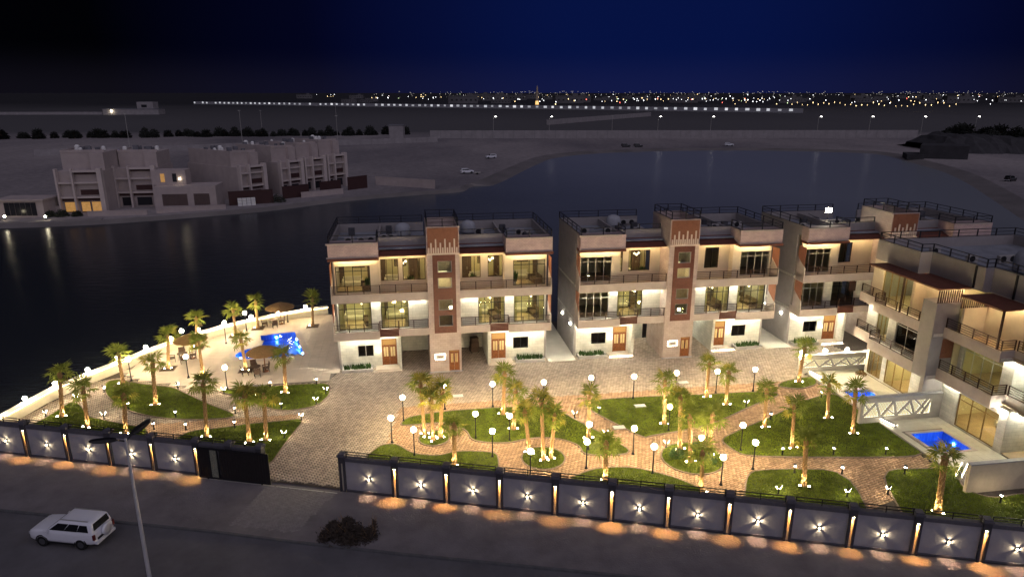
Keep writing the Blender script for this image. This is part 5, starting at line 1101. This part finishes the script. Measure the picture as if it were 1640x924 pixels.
for loc, rz, lab in (((55,336,-.12),R(10),'dark car left of the pair at the far shore'),((61,336,-.12),R(5),'dark car right of the pair at the far shore'),((150.4,207,-.12),R(30),'dark car on the sand by the right shore')):
    c = copy_tree(c0, kids, loc, rz, lab)
    for o in bpy.data.objects:
        if o.parent is c and o.name.split('.')[0] in ('body','cabin','spare_wheel_cover'): o.data = o.data.copy(); o.data.materials[0] = DARKP
t = thing('trailer', (-11.4,224.5,-.12), R(15), 'small low trailer on the far sand beside the white car', 'trailer'); mb = MB(); mb.box(-1,1,-.6,.6,.45,.8); mb.build('bed', ALU, t)
for s in (-1,1): mb = MB(); mb.cyl((0,s*.62,.3),(0,s*.78,.3),.3,n=12); mb.build('wheel', TYRE, t)
mb = MB(); mb.box(1,2,-.04,.04,.42,.5); mb.build('drawbar', BLACK, t)

# ------------------------------------------------------------------ unlit street lamp in the foreground
t = thing('street_lamp', (-20.05,31.85,-.05), 0, 'tall pale street lamp with two unlit dark heads beside the car', 'street lamp')
mb = MB(); mb.lathe([(.001,0),(.2,0),(.2,.04),(.115,.06),(.07,8.75),(.001,8.75)],12); mb.build('pole', mat('galvanised pole', (.42,.41,.42), .5, .08, 3), t, False)
for d in (Vector((.35,.93,0)),Vector((-.62,-.45,0))):
    d = d.normalized(); s = Vector((-d.y,d.x,0)); mb = MB(); mb.cyl((0,0,8.6),d*.5+Vector((0,0,8.85)),.045,.04,8); ar = mb.build('arm', BLACK, t)
    mb = MB(); z = Vector((0,0,1)); vs = []
    for q,w,h0,h1 in ((.40,.10,8.78,8.90),(.7,.20,8.82,8.99),(1.1,.22,8.90,9.07),(1.45,.17,9.0,9.12),(1.6,.06,9.06,9.12)):
        c = d*q; vs += [c-s*w+z*h0,c+s*w+z*h0,c+s*w*.7+z*h1,c-s*w*.7+z*h1]
    mb.add(vs,[(j*4+i,j*4+(i+1)%4,(j+1)*4+(i+1)%4,(j+1)*4+i) for j in range(4) for i in range(4)]+[(3,2,1,0),(16,17,18,19)]); hd = mb.build('lamp_head', BLACK, t)
    mb = MB(); c = d*1.0; mb.add([c-s*.14-d*.25+z*8.845,c+s*.14-d*.25+z*8.845,c+s*.14+d*.25+z*8.935,c-s*.14+d*.25+z*8.935], [(0,1,2,3)]); mb.build('lens', CGL, hd)

# ------------------------------------------------------------------ furniture seen through the lit windows
SOFA = mat('cream upholstery', (.55,.50,.42), .95, .1, 4); DKF = mat('dark upholstery', (.09,.06,.045), .9, .2, 4)
def sofa(u, v, z, rz, label, m):
    t = thing('sofa', (*tw(u,v),z), TA+rz, label, 'sofa', label); mb = MB(); mb.box(-.9,.9,-.4,.4,.12,.42); mb.build('seat', m, t); mb = MB(); mb.box(-.9,.9,.28,.45,.42,.85); mb.build('backrest', m, t)
    for s in (-1,1): mb = MB(); mb.box(s*.9-.09,s*.9+.09,-.4,.42,.12,.62); mb.build('armrest', m, t)
    for sx_ in (-.8,.8): mb = MB(); mb.box(sx_-.04,sx_+.04,-.34,.34,0,.12); mb.build('leg', BLACK, t)
def pendant(u, v, zc, label):
    t = thing('pendant_lamp', (*tw(u,v),zc), 0, label, 'lamp', label); mb = MB(); mb.cyl((0,0,-.7),(0,0,0),.012,n=5); mb.build('cord', BLACK, t)
    for k,(x,y,z) in enumerate(((0,0,-.8),(.25,.1,-.65),(-.22,.12,-.72))): mb = MB(); mb.sphere((x,y,z),.11,10,7); mb.build('globe', BULB, t, True); q = MB(); q.cyl((x,y,z+.1),(0,0,-.2),.008,n=4); q.build('cord', BLACK, t)
def plant(u, v, z, label):
    t = thing('potted_plant', (*tw(u,v),z), 0, label, 'plant', label); mb = MB(); mb.lathe([(.001,0),(.16,0),(.22,.4),(.001,.4)],10); mb.build('pot', WHITEP, t); tuft('leaves', t, -.25,.25,-.25,.25,.4,70,1.1,seed=int(u*10))
def artwork(u, v, z, label, m):
    t = thing('wall_panel', (*tw(u,v),z), TA, label, 'panel', label); mb = MB(); mb.box(-.6,.6,-.03,0,-.4,.4); mb.build('frame', BLACK, t); mb = MB(); mb.box(-.54,.54,-.04,-.031,-.34,.34); mb.build('face', m, t)
def cabinet(u, v, z, label):
    t = thing('cupboard', (*tw(u,v),z), TA, label, 'cupboard', label); mb = MB(); mb.box(-.45,.45,-.2,.12,.06,2.3); mb.build('carcass', DKF, t)
    for k in (-1,1): mb = MB(); mb.box(min(.01*k,.43*k),max(.01*k,.43*k),-.22,-.202,.1,2.25); o = mb.build('door', WICK, t); q = MB(); q.box(k*.05-.012,k*.05+.012,-.24,-.222,1.0,1.25); q.build('handle', ALU, o)
ARTM = mat('mottled brown panel', (.16,.11,.07), .7, .7, 2)
for uc, s, rooms in ((.1,-1,'1o 1i 2o 2i'),(.1,1,'1o 1i 2o 2i'),(23.4,-1,'1i 2i'),(23.4,1,'1o 1i')):
    for rm in rooms.split():
        z = 4.02 if rm[0] == '1' else 7.57; a = 8.3 if rm[1] == 'o' else 4.2; u = uc+s*a
        w = 'pool villa' if uc < 1 else 'middle villa'; fl = 'first' if rm[0] == '1' else 'top'
        lab = ' in a lit %s floor room of the %s' % (fl, w)
        sofa(u-.4, 5.0, z, 0, 'cream sofa'+lab, SOFA); sofa(u+1.0, 3.6, z, -1.4, 'dark armchair sofa'+lab, DKF)
        pendant(u+.5, 2.9, z+3.1 if rm[0] == '1' else z+3.4, 'cluster of glowing pendant globes'+lab); artwork(u+.2, 6.19, z+1.9, 'mottled brown wall panel'+lab, ARTM)
        cabinet(u-1.5*s, 6.05, z, 'dark brown cupboard'+lab); cabinet(u+1.7*s, 6.05, z, 'dark brown cupboard'+lab)
        if rm[0] == '2': plant(u-1.2*s, 2.9, z, 'potted plant'+lab)
for v, nm in ((-19.4,'second'),(-11.0,'first')):
    sofa(43.2, v, .15, -math.pi/2, 'cream sofa behind the glass doors of the '+nm+' garden house', SOFA)
t = thing('stacked_boxes', (*tw(3.3,4.6),0), TA+.2, 'dark cart of boxes in the carport of the pool villa', 'cart')
for k in range(3): mb = MB(); mb.box(-.45+.05*k,.45-.04*k,-.35,.35,.12+k*.52,.60+k*.52); mb.build('box', (DKF,WICK,DKF)[k], t)
for k in (-.35,.35): mb = MB(); mb.cyl((k,-.3,.06),(k,.3,.06),.06,n=8); mb.build('wheel', BLACK, t)

for i,(x,y,lab) in enumerate(((11.0,53.5,'pale utility cover on the triangular lawn'),(8.6,49.6,'pale utility cover beside the path of the triangular lawn'),(-4.8,55.6,'pale utility cover in the drive behind the palm cluster'),(15.9,58.5,'pale utility cover in the drive before the middle villa'))):
    t = thing('utility_cover', (x,y,.06 if i < 2 else .01), TA, lab, 'cover'); mb = MB(); mb.box(-.45,.45,-.25,.25,0,.05); mb.build('lid', WHITEP, t); mb = MB(); mb.box(-.5,.5,-.3,.3,-.02,.02); mb.build('frame', CONC, t)

# ------------------------------------------------------------------ villas across the water
FW = mat('far villa render', (.40,.34,.33), .9, .10, .5); FFIN = mat('far villa trim', (.52,.45,.43), .9, .08, .5); FB = mat('far brown panel', (.05,.022,.022), .7, .1, 1); FD = mat('far dark glass', (.02,.02,.025), .2, 0); FROOF = mat('far roof clutter', (.15,.15,.17), .9, .3, 1)
FLIT = mat('far lit window', (.3,.2,.1), .5, .6, 1.5, emit=(1.0,.50,.13), es=.34); FLAMP = glow('far lamp', (1,.88,.6), 30)
def far_villa(p, ang, W, D, label, lit=False, hf=9.6, hb=13.2, tank=1):
    r = thing('far_villa', (p[0],p[1],-.12), ang, label, 'villa', 'villas across the water')
    def bx(nm, m, *bs):
        mb = MB(); [mb.box(*b) for b in bs]; return mb.build(nm, m, r)
    bx('wall', FW, (0,W,1.2,D,0,hf-.4)); bx('roof_block', FW, (.3,W*.68,4.0,D-.5,hf-.4,hb),(W*.68,W-.2,3.0,D-.5,hf-.4,hb-.2)); bx('parapet', FW, (.3,W-.2,3.9,4.05,hb-.2,hb+.35),(.3,.45,4.0,D-.5,hb,hb+.35))
    for x in (0,W*.34,W-1.0): bx('fin', FFIN, (x,x+(.38 if x < W-1.1 else .95),0,1.2,0,hf+.2))
    for z in (3.3,6.5): bx('floor_band', FFIN, (.38,W-1.0,.35,1.2,z,z+.35))
    bx('cornice', FFIN, (W*.34+.38,W-1.0,.1,1.2,hf-.6,hf-.2))
    for k,(x0,x1,z0,z1,m) in enumerate(((.45,W*.34,2.7,3.3,FB),(W*.34+.45,W-1.05,2.7,3.3,FB),(W*.34+1.2,W-1.05,4.0,5.1,FB),(W*.34+.45,W-1.05,hf-1.1,hf-.6,FB))): bx('window_band', m, (x0,x1,.9+.02*k,1.19,z0,z1))
    if lit:
        for x0,x1 in ((.8,W*.34-.2),(W*.34+.9,W*.62),(W*.66,W-1.3)): o = bx('window', FB, (x0-.08,x1+.08,1.05,1.19,.2,2.5)); q = MB(); q.box(x0,x1,1.0,1.04,.3,2.4); q.build('pane', FLIT, o)
    else:
        for x0,x1 in ((.9,W*.3),(W*.45,W*.8)): o = bx('window', FW, (x0-.08,x1+.08,1.08,1.19,.3,2.4)); q = MB(); q.box(x0,x1,1.04,1.075,.4,2.3); q.build('pane', FD, o)
    rr = random.Random(int(p[0]))
    for k in range(9):
        x, y, s = rr.uniform(.8,W-1.2), rr.uniform(4.5,D-2), rr.uniform(.3,.6); q = MB(); (q.lathe([(.001,0),(s,0),(s,s*1.6),(s*.5,s*2.1),(.001,s*2.1)],10,(x,y,hb)) if k%3 == 0 else q.box(x-s,x+s,y-.3,y+.3,hb,hb+s*1.6)); q.build('water_tank' if k%3 == 0 else 'condenser', WHITEP if k%3 == 0 else FROOF, r)
    return r
far_villa((-99.8,149.6), R(9), 9.6, 13, 'far villa with an orange lit ground floor', True); far_villa((-91.6,157.6), R(9), 9.2, 13, 'far villa with a brown slit window, next to the orange lit one', hf=9.4, hb=12.6)
d54 = R(54.5)
far_villa((-66.1,167.2), d54, 7.6, 23, 'first far row villa with a broad blank flank', hf=8.6, hb=11.6); far_villa((-59.9,178.5), d54, 7.4, 20, 'second far row villa behind a brown gate', hf=8.7, hb=12.0)
far_villa((-55.4,184.9), d54, 7.2, 18, 'third far row villa between narrow fins', hf=8.9, hb=12.4); far_villa((-50.9,191.1), d54, 7.0, 16, 'last far row villa beside the open beach', hf=9.2, hb=12.8)
def wallthing(name, a, b, h, th, m, label, cat='wall', z=-.12, group=None):
    d = Vector((b[0]-a[0],b[1]-a[1])); t = thing(name, (a[0],a[1],z), math.atan2(d.y,d.x), label, cat, group); mb = MB(); mb.box(0,d.length,0,th,0,h); mb.build('wall', m, t); mb = MB(); mb.box(-.05,d.length+.05,-.05,th+.05,h,h+.12); mb.build('coping', m, t); return t
t = thing('far_house', (-81.6,155.2,-.12), R(9), 'low white house with brown lattice shutters across the water', 'house')
mb = MB(); mb.box(0,13.5,0,7,0,5.2); mb.build('wall', FW, t); mb = MB(); mb.box(-1,6.5,3,7,5.2,8.6); mb.build('upper_storey', FW, t)
for x0,x1 in ((1.8,7.2),(8.6,12)): mb = MB(); [mb.box(x0,x1,-.08,-.02,.9+.22*k,1.04+.22*k) for k in range(12)]; o = mb.build('lattice_shutter', FB, t)
for x in (3.0,5.6): mb = MB(); mb.box(x-2,x-1.1,2.95,2.99,5.9,7.8); mb.build('window', FLIT if x < 4 else FD, t)
mb = MB(); mb.sphere((5.2,2.8,6.6),.16); mb.build('terrace_lamp', FLAMP, t)
t = thing('far_pavilion', (-110,144.6,-.12), R(4), 'low pavilion with dark glass front at the far bank', 'pavilion'); mb = MB(); mb.box(0,9.5,.3,6,0,3.6); mb.box(-.4,9.9,-.2,6.3,3.6,3.95); mb.build('wall', FW, t)
for k in range(6): o = MB(); o.box(1.5+k*1.1,2.5+k*1.1,.2,.29,.4,3.2); q = o.build('window', FD, t)
for x,y in ((-113.5,142.5),(-106.5,141.8),(-97.8,141.6)):
    t = thing('bank_lamp', (x,y,-.12), 0, 'small bright lamp low on the far bank', 'lamp', 'lamps on the far bank'); mb = MB(); mb.cyl((0,0,0),(0,0,.7),.07,n=8); mb.build('post', BLACK, t); mb = MB(); mb.sphere((0,0,.85),.24); mb.build('lamp', FLAMP, t)
for a, b, h, m, lab in (((-112,147),(-100,150),1.6,FW,'low pale wall beside the far pavilion'),((-92,146.6),(-80,148.4),1.0,FW,'low terrace wall before the orange lit far villa'),((-79,150.3),(-66,156.5),.9,FW,'low planter wall before the lattice shuttered house'),((-67.0,161),(-57.9,165.2),3.2,FB,'dark gate wall across the water with pale crates'),((-57.5,171.2),(-52.5,176.6),3.0,FB,'brown gate wall before the second far row villa'),((-50.5,180.2),(-46.3,185.4),3.0,FB,'brown gate wall before the third far row villa'),((-44.8,187.2),(-40.6,192.2),3.4,FB,'tallest brown gate wall before the last far row villa'),((-39.5,198.5),(-21.5,190.2),2.3,FW,'long plain boundary wall running to the tip of the far bank'),((-53.5,173.2),(-44.6,180.6),1.3,FW,'low pale kerb wall along the far bank')): wallthing('garden_wall', a, b, h, .25, m, lab)
t = thing('crate_stack', (-64.6,160.2,-.12), R(25), 'white crates stacked before the dark far gate wall', 'crates')
for i in range(4):
    for j in range(3): mb = MB(); mb.box(i*1.0,i*1.0+.9,0,.7,j*.62,j*.62+.55); mb.build('crate', WHITEP, t)
for i,(x,y,h) in enumerate(((-100,146.4,1.3),(-97.5,146.6,1.5),(-94.5,146.9,1.2),(-57.2,166.3,2.0))): shrub((x,y,-.12), 500, h*.9, h, mat('far dark leaf', (.03,.035,.025), .9, .4, 2), 'dark shrub %s on the far bank' % ('between the pavilion and the orange lit villa bed','tallest in the orange lit villa bed','lowest in the orange lit villa bed','beside the dark gate wall')[i], seed=60+i, leaf=.3)
ribbon([(-120,137.8)]+SHORE[:9],-1.6,.2,-.4,.02).build('far_quay', mat('far quay stone', (.22,.20,.20), .9, .2, .6))
tag(bpy.data.objects['far_quay'], 'pale stone quay edging the far bank', 'quay')

# ------------------------------------------------------------------ far land: walls, lamps, town
t = thing('far_wall', (-47,400,-.12), R(.9), 'long pale concrete wall beyond the lagoon', 'wall'); FWP = mat('far wall panel', (.28,.26,.265), .9, .15, .3)
for k in range(47): mb = MB(); mb.box(k*6+.06,k*6+5.94,0,.3,0,4.4); mb.build('panel', FWP, t)
mb = MB(); mb.box(0,282,.05,.25,-.1,4.2); mb.build('core', FROOF, t)
t = thing('far_wall', (-200,290,-.12), R(27), 'pale boundary wall climbing towards the gatehouse behind the far villas', 'wall')
for k in range(30): mb = MB(); mb.box(k*6+.06,k*6+5.94,0,.3,0,2.6); mb.build('panel', FWP, t)
t = thing('gatehouse', (-65,395,-.12), 0, 'square gatehouse at the end of the far wall', 'house'); mb = MB(); mb.box(-4,4,-3,3,0,7.5); mb.build('wall', FWP, t); mb = MB(); mb.box(-4.3,4.3,-3.3,3.3,7.5,8); mb.build('roof', FROOF, t)
for i, x in enumerate((-12.1,24.2,94.9,129.3,198.9,232.5,266.6,301.4)):
    t = thing('far_street_lamp', (x*.93,424,-.12), 0, ORD[i]+' lit street lamp behind the long pale far wall counted from the gatehouse', 'street lamp', 'street lamps behind the far wall'); mb = MB(); mb.cyl((0,0,0),(0,0,11),.14,.09,6); mb.cyl((0,0,11),(1.6,0,11.3),.08,n=5); mb.build('pole', ALU, t); mb = MB(); mb.box(.9,1.9,-.3,.3,11.1,11.4); mb.build('lamp_head', glow('far street lamp', (1,.96,.9), 14), t)
for i,(x,y,h) in enumerate(((-75,300,16),(-120,310,18),(-95,380,20),(-165,300,17),(-150,420,15),(60,420,12))):
    t = thing('mast', (x,y,-.12), 0, 'thin unlit mast standing on the dark far plain', 'mast', 'masts on the far plain'); mb = MB(); mb.cyl((0,0,0),(0,0,h),.14,.08,6); mb.build('pole', ALU, t); mb = MB(); mb.box(-.6,.6,-.1,.1,h-.2,h); mb.build('cross_arm', ALU, t)
bushm = None
for i in range(52):
    x = -300+i*4.6+random.uniform(-1,1); y = 395+random.uniform(-6,6)+i*.8
    if bushm is None:
        b = shrub((x,y,-.12), 420, 2.6, 4.2, mat('far hedge leaf', (.018,.02,.016), .95, .4, 1), 'dark round tree in the row behind the far villas', 'tree', 70, .9); b.name = 'far_tree'; b['group'] = 'row of dark trees behind the far villas'; bushm = b; kids = children_map()
    else:
        c = copy_tree(bushm, kids, (x,y,-.12), random.uniform(0,6)); s = random.uniform(.7,1.25); c.scale = (s,s,s*random.uniform(.8,1.2))
t = thing('far_building', (-468,806,-.12), R(3), 'low grey building with a flat roof on the dim left plain', 'building'); mb = MB(); mb.box(0,62,0,18,0,6); mb.box(38,56,2,16,6,14); mb.build('wall', FWP, t); mb = MB(); mb.box(-.4,62.4,-.4,18.4,6,6.5); mb.build('roof', FROOF, t); mb = MB(); mb.box(43,49,1.8,1.99,8,11); mb.build('window', FD, t); mb = MB(); mb.sphere((10,-1,4),.9,8,6); mb.build('lamp', FLAMP, t)
t = wallthing('far_wall', (-640,800), (-470,808), 3, .4, FWP, 'thin pale wall left of the low grey building')
t = wallthing('far_wall', (28,560), (150,760), 4, .5, FWP, 'oblique panelled wall on the dark scrub below the floodlit wall')
# floodlit boundary wall near the horizon
A0, A1 = Vector((-657,1459)), Vector((360,872)); d = (A1-A0); ln = d.length; t = thing('floodlit_wall', (A0.x,A0.y,-.12), math.atan2(d.y,d.x), 'long boundary wall near the horizon with glowing panels for its floodlit stretches', 'wall')
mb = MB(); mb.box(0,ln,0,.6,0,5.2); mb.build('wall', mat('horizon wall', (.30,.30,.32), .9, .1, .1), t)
LITP = [glow('white lit stretch', (.92,.95,1.0), .50), glow('dim lit stretch', (.92,.95,1.0), .24), glow('bright lit stretch', (.95,.96,1.0), .75)]; rl = random.Random(4)  # glow stands in for lamplight falling on stretches of the wall
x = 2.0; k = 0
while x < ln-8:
    w = rl.uniform(3.4,5.2); mb = MB(); mb.box(x,x+w,-.4,-.05,rl.uniform(1.6,2.2),rl.uniform(4.2,5.0)); mb.build('lit_stretch', LITP[rl.choice((0,0,0,1,1,2))], t); x += 13.2+rl.uniform(-.8,.8)+(13.2 if rl.random() < .05 else 0); k += 1
# town on the horizon: low blocks, lamps
TB = mat('town block', (.12,.115,.12), .9, .2, .05)
rr = random.Random(21); tw_n = [glow('town lamp white', (.95,.97,1), 4.5), glow('town lamp warm', (1,.72,.34), 4.5), glow('town lamp red', (1,.15,.10), 4), glow('town lamp green', (.75,1,.5), 3)]
blk = None
for i in range(46):
    y = rr.uniform(1500,2600); x = rr.uniform(-.32,.86)*y; s = rr.uniform(.7,1.6)
    if blk is None:
        blk = thing('town_block', (x,y,-.12), 0, 'low dim building of the town on the horizon', 'building', 'low buildings of the horizon town'); mb = MB(); mb.box(-22,22,-10,10,0,9); mb.build('wall', TB, blk); mb = MB(); mb.box(-22.4,22.4,-10.4,10.4,9,9.8); mb.box(6,14,-6,6,9.8,13); mb.build('roof', TB, blk); mb = MB(); [mb.box(-18+7*q,-15+7*q,-10.15,-10.02,3.5,5.5) for q in range(6)]; mb.build('window', FD, blk); kids = children_map()
    else: c = copy_tree(blk, kids, (x,y,-.12), rr.uniform(-.3,.3)); c.scale = (s,1,s*rr.uniform(.7,1.2))
lamp = None; lk = {}
for i in range(290):
    if i < 60: y = rr.uniform(1250,1700); x = rr.uniform(.02,.42)*y-.02*y
    elif i < 90: y = 1000+rr.uniform(-12,12); x = 400+(i-60)*6.2; y = 1010-(i-60)*3.0
    else: y = rr.choice((rr.uniform(1000,1700),rr.uniform(1700,3600))); x = (rr.uniform(-.28,.9))*y
    if i >= 90 and x < .02*y and y < 1500: y += 700
    c_ = 1 if (60 <= i < 90 or rr.random() < .28) else (2 if rr.random() < .07 else 3 if rr.random() < .10 else 0)
    h = rr.uniform(6,11)
    if c_ not in lk:
        q = thing('town_lamp', (x,y,-.12), 0, 'tiny %s lamp of the town on the horizon' % ('white','orange','red','green')[c_], 'lamp', '%s lamps of the horizon town' % ('white','orange','red','green')[c_]); mb = MB(); mb.cyl((0,0,0),(0,0,9),.16,.12,5); mb.build('pole', TB, q); mb = MB(); mb.sphere((0,0,9.4),.95,6,4); mb.build('lamp_head', tw_n[c_], q); lk[c_] = (q, children_map())
    else:
        c = copy_tree(lk[c_][0], lk[c_][1], (x,y,-.12)); s = y/1500*rr.choice((.35,.45,.55,.7,1.0)); c.scale = (s,s,h/9)
vs_ = MB()
for i in range(480):
    y = rr.uniform(1900,5200); x = (rr.uniform(.0,.95) if i%6 else rr.uniform(-.2,.1))*y; w_ = y/1500*rr.uniform(.2,.5); z = rr.uniform(5,12)*y/2500; vs_.box(x-w_,x+w_,y-w_,y+w_,z,z+w_*1.6)
tag(vs_.build('town_lights', glow('haze of town lamps', (.95,.88,.75), .8)), 'countless faint lamps of the town beyond the countable ones', 'lights', kind='stuff')
t = thing('minaret', (46,1300,-.12), 0, 'slender orange lit minaret in the horizon town', 'tower'); mb = MB(); mb.lathe([(3.2,0),(2.6,8),(2.2,22),(3.0,22.5),(3.0,24),(1.6,24.5),(1.5,31),(.05,36)],10); mb.build('shaft', mat('minaret stone', (.45,.36,.25), .9, .1, .2), t); mb = MB(); mb.lathe([(3.25,2),(2.75,8),(2.72,8.5),(3.2,2)],10); mb.build('lit_base', glow('minaret glow', (1,.55,.12), 1.2), t)
# dark embankment and sheds on the right shore
EM = mat('dark embankment', (.040,.039,.043), .95, .25, .3, .4, 1)
t = thing('earth_bank', (240,303,-.12), R(-4), 'black earth bank beside the right shore', 'embankment'); mb = MB(); nx, ny = 70, 9; hs = [7.5]
for k in range(nx): hs.append(max(5,min(9.5,hs[-1]+rr.gauss(.03,.6))))
pr_ = (0,.55,.9,1,.97,1,.9,.5,0)
mb.add([(-50+k*2.6+rr.gauss(0,.4), -5+j*6+rr.gauss(0,1.2), hs[k]*pr_[j]*rr.uniform(.9,1.08)*(1 if k > 1 else .35+.3*k)) for j in range(ny) for k in range(nx)], [(j*nx+k,j*nx+k+1,(j+1)*nx+k+1,(j+1)*nx+k) for j in range(ny-1) for k in range(nx-1)])
mb.build('bank', EM, t)
t = thing('dock_block', (174,283,-.4), R(-12), 'black block of stones stepping into the water at the right shore', 'rock'); mb = MB(); mb.prism([(-9,-6),(8,-8),(12,4),(-4,7)],0,5.5); mb.prism([(-14,-8),(-8,-9),(-6,3),(-12,4)],0,2); mb.build('stone', EM, t)
for i in range(26):
    x = 255+i*4.2+rr.uniform(-2,2); y = 395+rr.uniform(-8,20); c = copy_tree(bushm, children_map() if i == 0 else kb_, (x,y,-.12), rr.uniform(0,6), 'dark tree behind the black earth bank', 'trees behind the earth bank')
    if i == 0: kb_ = children_map()
    s = rr.uniform(1.2,2.2); c.scale = (s*1.2,s,s*.9)
